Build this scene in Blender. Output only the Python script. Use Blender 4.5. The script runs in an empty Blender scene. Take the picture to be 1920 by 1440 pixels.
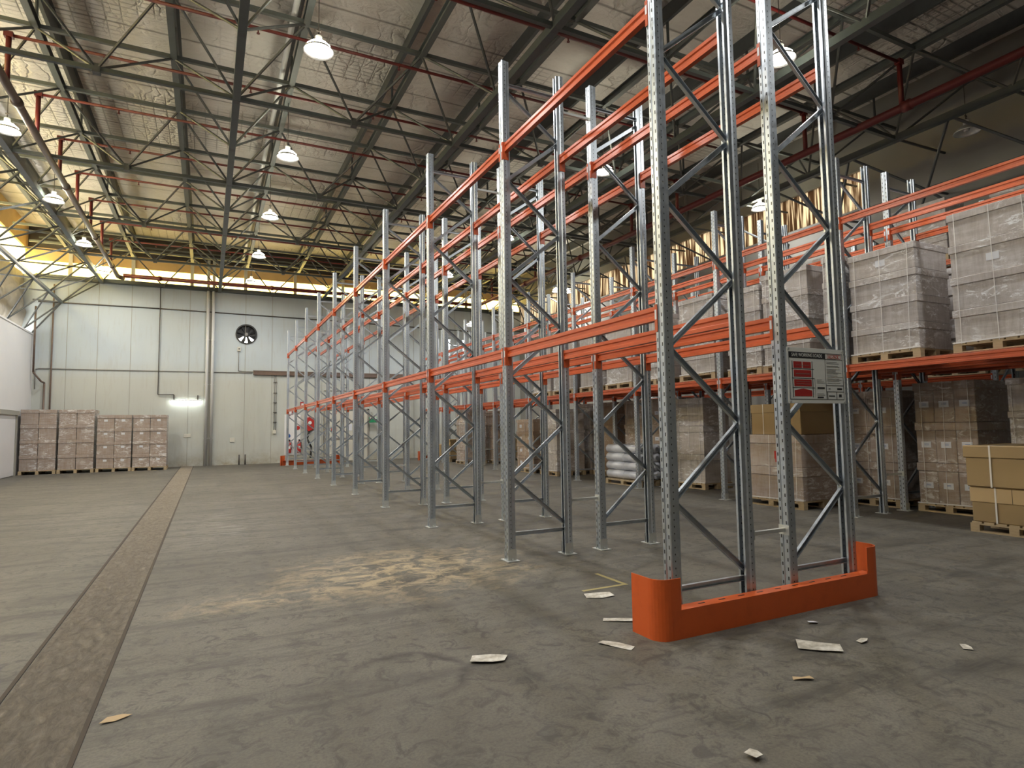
import bpy, bmesh, math, random
from mathutils import Vector, Matrix
random.seed(7)
S = bpy.context.scene
COL = S.collection

# ---------------------------------------------------------------- camera
cam_d = bpy.data.cameras.new('camera'); cam = bpy.data.objects.new('camera', cam_d); COL.objects.link(cam)
cam_d.lens = 21.242; cam_d.sensor_width = 36; cam_d.sensor_fit = 'HORIZONTAL'
cam_d.clip_start = 0.05; cam_d.clip_end = 300
Fv = Vector((0.44856, 0.89091, 0.07122)); Rv = Vector((0.89356, -0.44870, -0.01490)); Uv = Vector((-0.01868, -0.07033, 0.99735))
Mx = Matrix((Rv, Uv, -Fv)).transposed().to_4x4(); Mx.translation = Vector((-3.0815, -3.5322, 1.5))
cam.matrix_world = Mx
S.camera = cam

# ---------------------------------------------------------------- world, exposure
w = bpy.data.worlds.new('sky'); S.world = w; w.use_nodes = True
bg = w.node_tree.nodes['Background']; bg.inputs[0].default_value = (1.0, 0.97, 0.90, 1); bg.inputs[1].default_value = 20.0
S.view_settings.view_transform = 'Standard'; S.view_settings.look = 'None'
S.view_settings.gamma = 1.0; S.view_settings.use_curve_mapping = False
S.view_settings.exposure = 0.35
S.cycles.max_bounces = 6; S.cycles.diffuse_bounces = 4; S.cycles.glossy_bounces = 3
S.cycles.transmission_bounces = 4; S.cycles.transparent_max_bounces = 8
S.cycles.sample_clamp_indirect = 4.0; S.cycles.caustics_reflective = False; S.cycles.caustics_refractive = False
S.cycles.use_denoising = True
LAMP_W = 88.0

# ---------------------------------------------------------------- node materials
def mat(name, col=(.5, .5, .5), rough=.5, metal=0.0, spec=None):
    m = bpy.data.materials.new(name); m.use_nodes = True
    b = m.node_tree.nodes['Principled BSDF']
    b.inputs['Base Color'].default_value = (*col, 1); b.inputs['Roughness'].default_value = rough
    b.inputs['Metallic'].default_value = metal
    if spec is not None: b.inputs['Specular IOR Level'].default_value = spec
    return m
class NT:
    def __init__(s, m): s.m = m; s.t = m.node_tree; s.b = s.t.nodes['Principled BSDF']
    def n(s, typ, **k):
        x = s.t.nodes.new(typ)
        for a, v in k.items(): setattr(x, a, v)
        return x
    def l(s, a, b): s.t.links.new(a, b)
    def coord(s, scale=(1, 1, 1), out='Object', loc=(0, 0, 0)):
        tc = s.n('ShaderNodeTexCoord'); mp = s.n('ShaderNodeMapping')
        mp.inputs['Scale'].default_value = scale; mp.inputs['Location'].default_value = loc
        s.l(tc.outputs[out], mp.inputs[0]); return mp.outputs[0]
    def noise(s, scale=5, detail=4, rough=.55, vec=None, dist=0):
        x = s.n('ShaderNodeTexNoise'); x.inputs['Scale'].default_value = scale; x.inputs['Detail'].default_value = detail
        x.inputs['Roughness'].default_value = rough; x.inputs['Distortion'].default_value = dist
        if vec is not None: s.l(vec, x.inputs['Vector'])
        return x.outputs['Fac']
    def math(s, op, a, b=None, c=None, clamp=False):
        x = s.n('ShaderNodeMath', operation=op); x.use_clamp = clamp
        for i, v in enumerate((a, b, c)):
            if v is None: continue
            if isinstance(v, (int, float)): x.inputs[i].default_value = v
            else: s.l(v, x.inputs[i])
        return x.outputs[0]
    def ramp(s, f, p0, p1, c0=(0, 0, 0), c1=(1, 1, 1)):
        x = s.n('ShaderNodeValToRGB'); e = x.color_ramp.elements
        e[0].position = p0; e[1].position = p1; e[0].color = (*c0, 1); e[1].color = (*c1, 1)
        s.l(f, x.inputs[0]); return x.outputs[0]
    def mix(s, f, a, b, mode='MIX'):
        x = s.n('ShaderNodeMix', data_type='RGBA', blend_type=mode)
        if isinstance(f, (int, float)): x.inputs[0].default_value = f
        else: s.l(f, x.inputs[0])
        for i, v in ((6, a), (7, b)):
            if isinstance(v, tuple): x.inputs[i].default_value = (*v, 1)
            else: s.l(v, x.inputs[i])
        return x.outputs[2]
    def bump(s, h, strength=.3, dist=.02):
        x = s.n('ShaderNodeBump'); x.inputs['Strength'].default_value = strength; x.inputs['Distance'].default_value = dist
        s.l(h, x.inputs['Height']); s.l(x.outputs[0], s.b.inputs['Normal']); return x
    def color(s, c): s.l(c, s.b.inputs['Base Color'])
    def rough(s, c): s.l(c, s.b.inputs['Roughness'])
    def sep(s, v):
        x = s.n('ShaderNodeSeparateXYZ'); s.l(v, x.inputs[0]); return x.outputs
    def blob(s, pos, cx, cy, rx, ry, soft=.35, warp=None, wamp=.5):
        X = s.math('DIVIDE', s.math('SUBTRACT', pos[0], cx), rx); Y = s.math('DIVIDE', s.math('SUBTRACT', pos[1], cy), ry)
        d = s.math('SQRT', s.math('ADD', s.math('MULTIPLY', X, X), s.math('MULTIPLY', Y, Y)))
        if warp is not None: d = s.math('ADD', d, s.math('MULTIPLY', s.math('SUBTRACT', warp, .5), wamp * 2))
        x = s.n('ShaderNodeMapRange'); x.inputs[1].default_value = 1.0 + soft; x.inputs[2].default_value = 1.0 - soft
        s.l(d, x.inputs[0]); return x.outputs[0]

# floor
m_floor = mat('worn_concrete', (.2, .19, .17), .55); t = NT(m_floor)
v = t.coord(); P = t.sep(v)
n1 = t.noise(.35, 6, .6, v); n2 = t.noise(2.2, 6, .65, v, .6); n3 = t.noise(60, 3, .6, v)
vs = t.coord((.35, 2.6, 1)); n4 = t.noise(1.1, 6, .7, vs, .4)
vs2 = t.coord((3.5, .3, 1)); n5 = t.noise(.9, 5, .6, vs2, .3)
c = t.ramp(n1, .36, .64, (.078, .070, .054), (.140, .129, .104))
c = t.mix(t.math('MULTIPLY', t.ramp(n4, .50, .64), .85), c, (.036, .032, .026), 'MIX')
c = t.mix(t.ramp(n2, .44, .66, (.0, .0, .0), (.55, .55, .55)), c, (.15, .142, .12))
c = t.mix(t.math('MULTIPLY', t.ramp(n5, .56, .72), .4), c, (.055, .051, .044))
c = t.mix(t.ramp(t.noise(7, 7, .75, v, 1.2), .50, .62, (0, 0, 0), (.75, .75, .75)), c, (.042, .038, .032))
c = t.mix(t.ramp(n3, .42, .62, (0, 0, 0), (.4, .4, .4)), c, (.055, .051, .044))
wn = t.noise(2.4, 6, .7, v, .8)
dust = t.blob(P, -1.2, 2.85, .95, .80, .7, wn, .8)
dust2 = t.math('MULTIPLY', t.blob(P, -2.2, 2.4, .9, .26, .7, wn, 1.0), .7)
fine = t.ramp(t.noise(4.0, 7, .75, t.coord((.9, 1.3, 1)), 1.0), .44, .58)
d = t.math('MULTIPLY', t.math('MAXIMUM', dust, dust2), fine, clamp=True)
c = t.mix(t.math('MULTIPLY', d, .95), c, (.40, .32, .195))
d3 = t.math('MULTIPLY', t.blob(P, -2.9, 7.3, .55, 1.9, .5, wn, .6), t.ramp(t.noise(4, 5, .7, t.coord((.4, 3, 1))), .5, .66), clamp=True)
c = t.mix(t.math('MULTIPLY', d3, .6), c, (.27, .27, .25))
# dark skid ring
X = t.math('SUBTRACT', P[0], -1.98); Y = t.math('SUBTRACT', P[1], .15)
r = t.math('SQRT', t.math('ADD', t.math('MULTIPLY', X, X), t.math('MULTIPLY', Y, Y)))
arc = t.math('ADD', t.math('MULTIPLY', X, 1.6), t.math('ADD', t.math('MULTIPLY', Y, .9), .62), clamp=True)
r = t.math('ADD', r, t.math('MULTIPLY', t.math('SUBTRACT', n2, .5), .22))
ring = t.math('MULTIPLY', t.math('SUBTRACT', 1.0, t.math('MULTIPLY', t.math('ABSOLUTE', t.math('SUBTRACT', r, .36)), 18), clamp=True), t.ramp(n2, .3, .5), clamp=True)
c = t.mix(t.math('MULTIPLY', t.math('MULTIPLY', ring, arc), 1.0, clamp=True), c, (.035, .031, .026))
# scuffs: small oil spots
sp = t.ramp(t.noise(9, 2, .5, v), .70, .74)
c = t.mix(t.math('MULTIPLY', sp, .5), c, (.05, .045, .04))
t.color(c); t.rough(t.ramp(n2, .2, .8, (.55, .55, .55), (.8, .8, .8)))
t.bump(t.math('ADD', t.math('MULTIPLY', n3, .25), n2), .35, .02)

m_strip = mat('rough_concrete_fill', (.25, .21, .17), .85); t = NT(m_strip)
v = t.coord((2.5, 1, 1)); a = t.noise(7, 8, .78, v, .8); b2 = t.noise(.8, 4, .6, t.coord())
c = t.mix(b2, (.26, .222, .17), (.42, .37, .295)); c = t.mix(t.ramp(a, .35, .7, (.75, .75, .75), (0, 0, 0)), c, (.11, .09, .068))
c = t.mix(t.ramp(t.noise(1.1, 5, .7, t.coord((1, .8, 1), loc=(3, 2, 0))), .6, .72, (0, 0, 0), (.6, .6, .6)), c, (.24, .22, .185))
t.color(c); t.bump(a, 1.0, .05)
m_groove = mat('dark_joint', (.055, .042, .03), .9)

# walls
m_wall = mat('painted_tilt_panel', (.55, .57, .56), .7); t = NT(m_wall)
v = t.coord(); P = t.sep(v)
c = t.mix(t.ramp(t.noise(.25, 4, .5, v), .3, .7), (.44, .505, .545), (.52, .575, .595))
low = t.n('ShaderNodeMapRange'); t.l(P[2], low.inputs[0]); low.inputs[1].default_value = 4.6; low.inputs[2].default_value = 3.7
c = t.mix(t.math('MULTIPLY', low.outputs[0], .75), c, (.48, .485, .425))
c = t.mix(t.ramp(t.noise(3, 6, .7, t.coord((3, 3, .35))), .52, .8, (0, 0, 0), (.35, .35, .35)), c, (.36, .33, .27))
foot = t.n('ShaderNodeMapRange'); t.l(P[2], foot.inputs[0]); foot.inputs[1].default_value = .7; foot.inputs[2].default_value = 0
c = t.mix(t.math('MULTIPLY', foot.outputs[0], t.ramp(t.noise(2.4, 5, .7, v), .35, .65)), c, (.33, .29, .21))
t.color(c); t.bump(t.noise(14, 5, .6, v), .12, .01)
m_wallR = mat('grey_side_panel', (.30, .295, .27), .8); t = NT(m_wallR)
v = t.coord(); t.color(t.mix(t.ramp(t.noise(.4, 4, .6, v), .3, .7), (.25, .245, .225), (.33, .32, .29))); t.bump(t.noise(8, 4, .6, v), .1, .01)
m_lwall = mat('white_coolroom_panel', (.66, .66, .66), .5); t = NT(m_lwall)
t.color(t.mix(t.noise(.7, 4, .6, t.coord()), (.62, .62, .63), (.72, .71, .70)))
m_joint_shade = mat('joint_sealant_and_shade', (.30, .29, .25), .8)
m_bulge = mat('quilted_grey_lining', (.42, .39, .33), .65); t = NT(m_bulge)
v = t.coord(); t.color(t.mix(t.ramp(t.noise(.8, 5, .6, v, .5), .3, .7), (.27, .25, .21), (.47, .44, .38))); t.bump(t.noise(.9, 3, .5, v, .4), .8, .25)

# ceiling insulation : foil blanket sagging on wire mesh
m_ceil = mat('foil_insulation', (.3, .27, .24), .55); t = NT(m_ceil)
v = t.coord(); P = t.sep(v)
c = t.mix(t.ramp(t.noise(.5, 5, .6, v), .3, .7), (.62, .585, .54), (.80, .765, .725))
seam = t.math('PINGPONG', P[1], .6); sm = t.math('SUBTRACT', 1.0, t.math('MULTIPLY', seam, 26), clamp=True)
c = t.mix(t.math('MULTIPLY', sm, .6), c, (.12, .10, .085))
gx = t.math('SUBTRACT', 1.0, t.math('MULTIPLY', t.math('PINGPONG', P[0], .15), 40), clamp=True)
gy = t.math('SUBTRACT', 1.0, t.math('MULTIPLY', t.math('PINGPONG', P[1], .075), 40), clamp=True)
grid = t.math('MULTIPLY', t.math('MAXIMUM', gx, gy), t.ramp(t.noise(.22, 2, .5, v), .52, .58), clamp=True)
c = t.mix(t.math('MULTIPLY', grid, .4), c, (.11, .095, .08))
t.color(c)
wr = t.n('ShaderNodeTexVoronoi'); wr.feature = 'DISTANCE_TO_EDGE'; wr.inputs['Scale'].default_value = 1.5
dn = t.n('ShaderNodeTexNoise'); dn.inputs['Scale'].default_value = 1.3; dn.inputs['Detail'].default_value = 4; t.l(v, dn.inputs['Vector'])
va_ = t.n('ShaderNodeVectorMath', operation='MULTIPLY_ADD'); t.l(dn.outputs['Color'], va_.inputs[0]); va_.inputs[1].default_value = (1.6, 1.6, 0); t.l(t.coord((2.0, .7, 1)), va_.inputs[2])
t.l(va_.outputs[0], wr.inputs['Vector'])
crease = t.ramp(wr.outputs['Distance'], 0, .12, (1, 1, 1), (0, 0, 0))
crease = t.math('MULTIPLY', crease, t.ramp(t.noise(.45, 3, .5, v), .50, .60))
hh = t.math('ADD', t.math('MULTIPLY', t.noise(1.5, 5, .6, t.coord((1, 2.2, 1)), .6), 1.3), t.math('MULTIPLY', crease, -.35))
hh = t.math('SUBTRACT', hh, t.math('MULTIPLY', t.math('MAXIMUM', sm, t.math('MULTIPLY', grid, .6)), .4))
t.bump(hh, 1.0, .09)
m_dark = mat('dark_soffit', (.045, .038, .032), .8)
m_board = mat('yellowed_board', (.62, .43, .20), .7); t = NT(m_board)
t.color(t.mix(t.noise(1.5, 4, .6, t.coord()), (.50, .33, .15), (.70, .50, .25)))

# daylit translucent sheeting
def sheet_mat(name, ca, cb, axis, freq):
    m = bpy.data.materials.new(name); m.use_nodes = True; nt = m.node_tree; nt.nodes.clear()
    o = nt.nodes.new('ShaderNodeOutputMaterial'); tr = nt.nodes.new('ShaderNodeBsdfTranslucent')
    tc = nt.nodes.new('ShaderNodeTexCoord'); mp = nt.nodes.new('ShaderNodeMapping')
    mp.inputs['Scale'].default_value = tuple(freq if i == axis else (.6 if i == 2 else .05) for i in range(3))
    if axis == 1: mp.inputs['Rotation'].default_value = (.35, 0, 0)
    no = nt.nodes.new('ShaderNodeTexNoise'); no.inputs['Scale'].default_value = 1; no.inputs['Detail'].default_value = 4
    rp = nt.nodes.new('ShaderNodeValToRGB'); rp.color_ramp.elements[0].position = .44; rp.color_ramp.elements[1].position = .56
    rp.color_ramp.elements[0].color = (*ca, 1); rp.color_ramp.elements[1].color = (*cb, 1)
    L = nt.links.new; L(tc.outputs['Object'], mp.inputs[0]); L(mp.outputs[0], no.inputs['Vector']); L(no.outputs['Fac'], rp.inputs[0])
    L(rp.outputs[0], tr.inputs[0]); L(tr.outputs[0], o.inputs[0]); return m
m_sheet_y = sheet_mat('yellow_translucent_sheet', (.62, .52, .24), (.92, .80, .46), 0, 5)
m_sheet_l = sheet_mat('pale_translucent_sheet', (.62, .54, .30), (.92, .84, .58), 1, 5)
m_sheet_r = sheet_mat('striped_translucent_sheet', (.060, .042, .028), (.24, .21, .165), 1, 13)

# steel
def steel(name, col, rough, slots=False, metal=.85):
    m = mat(name, col, rough, metal); t = NT(m); v = t.coord(); P = t.sep(v)
    nn = t.noise(22, 4, .6, v); big = t.noise(1.3, 4, .6, t.coord(out='Object'))
    c = t.mix(nn, tuple(x * .78 for x in col), tuple(min(1, x * 1.2) for x in col))
    c = t.mix(t.ramp(big, .45, .7, (0, 0, 0), (.5, .5, .5)), c, tuple(x * .62 for x in col))
    if slots:
        # two staggered columns of slots punched in the 100 mm face, small holes down the side webs
        Z = P[2]
        def row(yc, off, wid, hz, pitch):
            dy = t.math('ABSOLUTE', t.math('SUBTRACT', P[1], yc)); a = t.math('LESS_THAN', dy, wid)
            z = t.math('PINGPONG', t.math('ADD', Z, off), pitch / 2); b = t.math('LESS_THAN', z, hz)
            return t.math('MULTIPLY', a, b)
        front = t.math('MAXIMUM', row(-.026, 0, .0055, .014, .075), row(.026, .0375, .0055, .014, .075))
        xm = t.math('LESS_THAN', P[0], -.034)
        front = t.math('MULTIPLY', front, xm)
        dx = t.math('LESS_THAN', t.math('ABSOLUTE', t.math('ADD', P[0], .012)), .004)
        sz = t.math('LESS_THAN', t.math('PINGPONG', Z, .025), .006)
        hole = t.math('MAXIMUM', front, t.math('MULTIPLY', dx, sz))
        c = t.mix(hole, c, (.012, .013, .014))
        inv = t.math('SUBTRACT', 1.0, hole); t.l(t.math('MULTIPLY', inv, metal), t.b.inputs['Metallic'])
    t.color(c); t.rough(t.ramp(nn, .2, .8, (rough - .08,) * 3, (rough + .12,) * 3))
    return m
m_post = steel('galvanised_post', (.54, .59, .64), .34, True)
m_brace = steel('galvanised_brace', (.55, .60, .645), .34)
m_plate = steel('galvanised_plate', (.66, .68, .66), .5)
def paint(name, col, rough=.38, dirt=.4):
    m = mat(name, col, rough); t = NT(m); v = t.coord()
    c = t.mix(t.ramp(t.noise(7, 5, .65, v), .5, .8, (0, 0, 0), (dirt,) * 3), col, tuple(x * .45 for x in col))
    t.color(c); return m
m_orange = paint('orange_enamel', (.50, .095, .032), .28, .15)
m_guard = paint('orange_guard_paint', (.60, .105, .02), .42, .3)
m_deckw = paint('orange_mesh_wire', (.42, .085, .035), .5)
m_red = paint('red_pipe_paint', (.12, .012, .012), .45)
m_brown = paint('brown_grey_pipe', (.13, .088, .068), .5)
m_truss = paint('blue_grey_truss_paint', (.075, .090, .092), .42)
m_trussd = paint('dark_truss_web', (.075, .082, .085), .5)
m_beamw = paint('top_beam_paint', (.105, .118, .115), .5)
m_darkpipe = mat('dark_conduit', (.06, .05, .045), .5)
m_cond = mat('grey_conduit', (.25, .24, .22), .5)
m_down = mat('white_downpipe', (.62, .63, .62), .4)
m_white = mat('white_plastic', (.75, .75, .74), .4)
m_label = mat('white_label', (.68, .70, .74), .5)
m_print = mat('black_print', (.02, .02, .022), .6)
m_redp = mat('red_print', (.40, .022, .018), .5)
m_signw = mat('sign_board_white', (.74, .75, .71), .45)
m_black = mat('black_rubber', (.02, .02, .02), .6)
m_green = mat('exit_green', (.02, .22, .10), .4)
m_blue = mat('sign_blue', (.03, .11, .35), .4)
m_alum = mat('spun_aluminium', (.75, .75, .73), .3, .7)
m_rope = mat('white_strap', (.75, .72, .66), .6)
m_paper = mat('dirty_paper', (.62, .60, .54), .8); t = NT(m_paper)
t.color(t.mix(t.ramp(t.noise(14, 5, .7, t.coord()), .4, .7), (.40, .37, .31), (.74, .72, .66)))
m_tan = mat('tan_scrap', (.45, .33, .19), .8)
m_cream = mat('cream_wall_box', (.60, .58, .50), .5)

def timber():
    m = mat('pallet_pine', (.42, .32, .19), .75); t = NT(m)
    c = t.mix(t.noise(6, 5, .6, t.coord((1, 1, 6))), (.30, .22, .125), (.55, .44, .28)); t.color(c); return m
m_pine = timber()
def card(name, ca, cb, film, rough=.5):
    m = mat(name, ca, .75); t = NT(m)
    oi = t.n('ShaderNodeObjectInfo'); va = t.n('ShaderNodeVectorMath', operation='ADD')
    tc = t.coord(); cmb = t.n('ShaderNodeCombineXYZ'); r = t.math('MULTIPLY', oi.outputs['Random'], 37.0)
    for i in range(3): t.l(r, cmb.inputs[i])
    t.l(tc, va.inputs[0]); t.l(cmb.outputs[0], va.inputs[1]); v = va.outputs[0]
    c = t.mix(t.noise(2.5, 5, .6, v), ca, cb)
    if film:
        mp = t.n('ShaderNodeMapping'); mp.inputs['Scale'].default_value = (1.4, 1.4, 9); t.l(v, mp.inputs[0])
        s1 = t.noise(1.6, 6, .7, mp.outputs[0], .6)
        mp2 = t.n('ShaderNodeMapping'); mp2.inputs['Scale'].default_value = (12, 12, 1.6); t.l(v, mp2.inputs[0])
        s2 = t.noise(1.5, 5, .7, mp2.outputs[0], .5)
        hz = t.math('ADD', t.math('MULTIPLY', s1, .5), t.math('MULTIPLY', s2, .5))
        c = t.mix(t.ramp(hz, .40, .60, (.25 * film,) * 3, (.8 * film,) * 3), c, (.66, .64, .63))  # whitish film tone and its shine streaks mixed into the carton colour
        t.b.inputs['Coat Weight'].default_value = .8; t.b.inputs['Coat Roughness'].default_value = .09
        bp = t.n('ShaderNodeBump'); bp.inputs['Strength'].default_value = 1.0; bp.inputs['Distance'].default_value = .06
        mp3 = t.n('ShaderNodeMapping'); mp3.inputs['Scale'].default_value = (5, 5, 11); t.l(v, mp3.inputs[0])
        t.l(t.noise(2.2, 6, .7, mp3.outputs[0], 1.2), bp.inputs['Height'])
        t.l(bp.outputs[0], t.b.inputs['Coat Normal'])
    if film:
        mp4 = t.n('ShaderNodeMapping'); mp4.inputs['Scale'].default_value = (2.2, 2.2, 6); t.l(v, mp4.inputs[0])
        pt = t.math('MULTIPLY', t.ramp(t.noise(1.6, 8, .8, mp4.outputs[0], 1.5), .52, .57), t.ramp(t.noise(1.6, 2, .5, v), .46, .56))
        c = t.mix(t.math('MULTIPLY', pt, min(1, film * 1.5)), c, (.86, .87, .88))  # white glints on the film painted into the colour
    t.color(c); return m
m_card_film = card('film_wrapped_carton', (.25, .172, .12), (.31, .225, .165), .42)
m_card_grey = card('greyed_film_carton', (.30, .255, .225), (.37, .32, .285), .85)
m_card_back = card('brown_film_carton', (.27, .175, .105), (.35, .235, .15), .22)
m_card = card('kraft_carton', (.29, .205, .10), (.35, .25, .13), 0)
m_cardl = card('light_kraft_lid', (.46, .33, .18), (.52, .39, .22), 0)
m_roll = mat('milky_film_roll', (.62, .65, .72), .25); t = NT(m_roll)
t.b.inputs['Coat Weight'].default_value = .6
t.color(t.mix(t.noise(6, 5, .7, t.coord()), (.48, .51, .58), (.80, .82, .86)))
m_rolld = mat('roll_end', (.33, .35, .38), .5)
m_film = mat('stretch_film_band', (.75, .74, .72), .2)

def emis(name, col, s):
    m = bpy.data.materials.new(name); m.use_nodes = True; nt = m.node_tree; nt.nodes.clear()
    o = nt.nodes.new('ShaderNodeOutputMaterial'); e = nt.nodes.new('ShaderNodeEmission')
    e.inputs[0].default_value = (*col, 1); e.inputs[1].default_value = s; nt.links.new(e.outputs[0], o.inputs[0]); return m
m_glow = emis('lit_diffuser', (1, .97, .86), 30)
m_glow2 = emis('lit_reflector_glass', (1, .96, .74), 70)
m_tube = emis('fluorescent_tube', (.93, 1, .93), 14)

# ---------------------------------------------------------------- mesh builder
class MB:
    def __init__(s): s.v = []; s.f = []
    def add(s, vs, fs):
        k = len(s.v); s.v += [tuple(x) for x in vs]; s.f += [tuple(i + k for i in f) for f in fs]; return s
    def box(s, x0, x1, y0, y1, z0, z1):
        return s.add([(x0, y0, z0), (x1, y0, z0), (x1, y1, z0), (x0, y1, z0), (x0, y0, z1), (x1, y0, z1), (x1, y1, z1), (x0, y1, z1)],
                     [(0, 3, 2, 1), (4, 5, 6, 7), (0, 1, 5, 4), (1, 2, 6, 5), (2, 3, 7, 6), (3, 0, 4, 7)])
    def bevbox(s, x0, x1, y0, y1, z0, z1, b=.006):
        bm = bmesh.new(); bmesh.ops.create_cube(bm, size=1)
        for q in bm.verts: q.co = Vector(((x0 + x1) / 2 + q.co.x * (x1 - x0), (y0 + y1) / 2 + q.co.y * (y1 - y0), (z0 + z1) / 2 + q.co.z * (z1 - z0)))
        bmesh.ops.bevel(bm, geom=bm.edges[:], offset=b, segments=1, affect='EDGES')
        bm.verts.index_update(); s.add([q.co[:] for q in bm.verts], [[q.index for q in f.verts] for f in bm.faces]); bm.free(); return s
    def bar(s, p, q, w, h, up=(0, 0, 1)):
        p = Vector(p); q = Vector(q); d = (q - p).normalized(); u = Vector(up)
        if abs(d.dot(u)) > .98: u = Vector((1, 0, 0))
        a = d.cross(u).normalized() * w / 2; b = a.cross(d).normalized() * h / 2
        vs = [p - a - b, p + a - b, p + a + b, p - a + b, q - a - b, q + a - b, q + a + b, q - a + b]
        return s.add(vs, [(0, 1, 2, 3), (7, 6, 5, 4), (0, 4, 5, 1), (1, 5, 6, 2), (2, 6, 7, 3), (3, 7, 4, 0)])
    def tube(s, p, q, r, n=8, r2=None):
        p = Vector(p); q = Vector(q); d = (q - p).normalized(); u = Vector((0, 0, 1)) if abs(d.z) < .95 else Vector((1, 0, 0))
        a = d.cross(u).normalized(); b = d.cross(a); r2 = r if r2 is None else r2
        vs = [p + (a * math.cos(2 * math.pi * i / n) + b * math.sin(2 * math.pi * i / n)) * r for i in range(n)]
        vs += [q + (a * math.cos(2 * math.pi * i / n) + b * math.sin(2 * math.pi * i / n)) * r2 for i in range(n)]
        fs = [(i, (i + 1) % n, n + (i + 1) % n, n + i) for i in range(n)] + [tuple(range(n - 1, -1, -1)), tuple(range(n, 2 * n))]
        return s.add(vs, fs)
    def path(s, pts, r, n=8):
        for a, b in zip(pts, pts[1:]): s.tube(a, b, r, n)
        return s
    def lathe(s, prof, n=28, c=(0, 0, 0), cap=False):
        vs = []; fs = []; m = len(prof)
        for i in range(n):
            a = 2 * math.pi * i / n
            vs += [(c[0] + r * math.cos(a), c[1] + r * math.sin(a), c[2] + z) for r, z in prof]
        for i in range(n):
            j = (i + 1) % n
            for k in range(m - 1): fs.append((i * m + k, j * m + k, j * m + k + 1, i * m + k + 1))
        return s.add(vs, fs)
    def disc(s, c, r, axis='z', n=28, r0=0, th=.01):
        ax = {'x': Vector((1, 0, 0)), 'y': Vector((0, 1, 0)), 'z': Vector((0, 0, 1))}[axis]; c = Vector(c)
        return s.tube(c - ax * th / 2, c + ax * th / 2, r, n)
    def strip(s, pts, th, z0, z1):
        # thin sheet bent along an open polyline in XY, extruded in Z
        n = len(pts); P = [Vector((x, y)) for x, y in pts]; off = []
        for i in range(n):
            d0 = (P[i] - P[i - 1]).normalized() if i else (P[1] - P[0]).normalized()
            d1 = (P[i + 1] - P[i]).normalized() if i < n - 1 else d0
            nn = Vector((-(d0.y + d1.y), d0.x + d1.x)); nn = nn.normalized() if nn.length > 1e-6 else Vector((-d0.y, d0.x))
            k = max(.5, nn.dot(Vector((-d0.y, d0.x)))); off.append(P[i] + nn * th / k)
        z1s = z1 if isinstance(z1, (list, tuple)) else [z1] * n
        vs = [(p.x, p.y, z0) for p in P] + [(p.x, p.y, z0) for p in off] + [(p.x, p.y, z1s[i]) for i, p in enumerate(P)] + [(p.x, p.y, z1s[i]) for i, p in enumerate(off)]
        fs = []
        for i in range(n - 1):
            fs += [(i, i + 1, 2 * n + i + 1, 2 * n + i), (n + i + 1, n + i, 3 * n + i, 3 * n + i + 1),
                   (2 * n + i, 2 * n + i + 1, 3 * n + i + 1, 3 * n + i), (i + 1, i, n + i, n + i + 1)]
        fs += [(0, 2 * n, 3 * n, n), (n - 1, 2 * n - 1, 4 * n - 1, 3 * n - 1)]
        return s.add(vs, fs)
    def prism(s, pts, axis, a0, a1):
        # closed polygon swept along an axis; pts in the two other coordinates
        n = len(pts)
        def pt(u, v, a): return {'x': (a, u, v), 'y': (u, a, v), 'z': (u, v, a)}[axis]
        vs = [pt(u, v, a0) for u, v in pts] + [pt(u, v, a1) for u, v in pts]
        fs = [(i, (i + 1) % n, n + (i + 1) % n, n + i) for i in range(n)] + [tuple(range(n - 1, -1, -1)), tuple(range(n, 2 * n))]
        return s.add(vs, fs)
    def mesh(s, name, m, smooth=False):
        me = bpy.data.meshes.new(name); me.from_pydata(s.v, [], s.f); me.materials.append(m)
        bm = bmesh.new(); bm.from_mesh(me); bmesh.ops.recalc_face_normals(bm, faces=bm.faces); bm.to_mesh(me); bm.free()
        if smooth: me.polygons.foreach_set('use_smooth', [True] * len(me.polygons))
        return me
    def obj(s, name, m, parent=None, smooth=False, **tags):
        o = bpy.data.objects.new(name, s.mesh(name, m, smooth)); COL.objects.link(o)
        if parent: o.parent = parent
        for k, v in tags.items(): o[k] = v
        return o
def thing(name, label, cat, loc=(0, 0, 0), rz=0, group=None):
    o = bpy.data.objects.new(name, None); COL.objects.link(o); o.location = loc; o.rotation_euler = (0, 0, rz)
    o.empty_display_size = .1; o['label'] = label; o['category'] = cat
    if group: o['group'] = group
    return o
def tag(o, label, cat, group=None):
    o['label'] = label; o['category'] = cat
    if group: o['group'] = group
    return o
def struct(name, mb, m, **k):
    o = mb.obj(name, m, **k); o['kind'] = 'structure'; return o
def copy_tree(o, parent=None):
    c = o.copy(); COL.objects.link(c)
    if parent: c.parent = parent
    for ch in list(o.children): copy_tree(ch, c)
    return c
def place(o, loc, label, rz=0):
    o.location = loc; o.rotation_euler = (0, 0, rz); o['label'] = label; return o
ORD = ['nearest', 'second', 'third', 'fourth', 'fifth', 'sixth', 'seventh', 'eighth', 'ninth', 'tenth', 'eleventh', 'twelfth']
def text_mesh(body, size, name, m, parent, M, ext=.0006, align='LEFT'):
    cu = bpy.data.curves.new(name, 'FONT'); cu.body = body; cu.size = size; cu.extrude = ext; cu.align_x = align
    tmp = bpy.data.objects.new(name + '_curve', cu); COL.objects.link(tmp)
    bpy.context.view_layer.update()
    me = bpy.data.meshes.new_from_object(tmp.evaluated_get(bpy.context.evaluated_depsgraph_get()))
    bpy.data.objects.remove(tmp); bpy.data.curves.remove(cu)
    me.transform(M); me.materials.clear(); me.materials.append(m); me.name = name
    o = bpy.data.objects.new(name, me); COL.objects.link(o); o.parent = parent; return o

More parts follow.
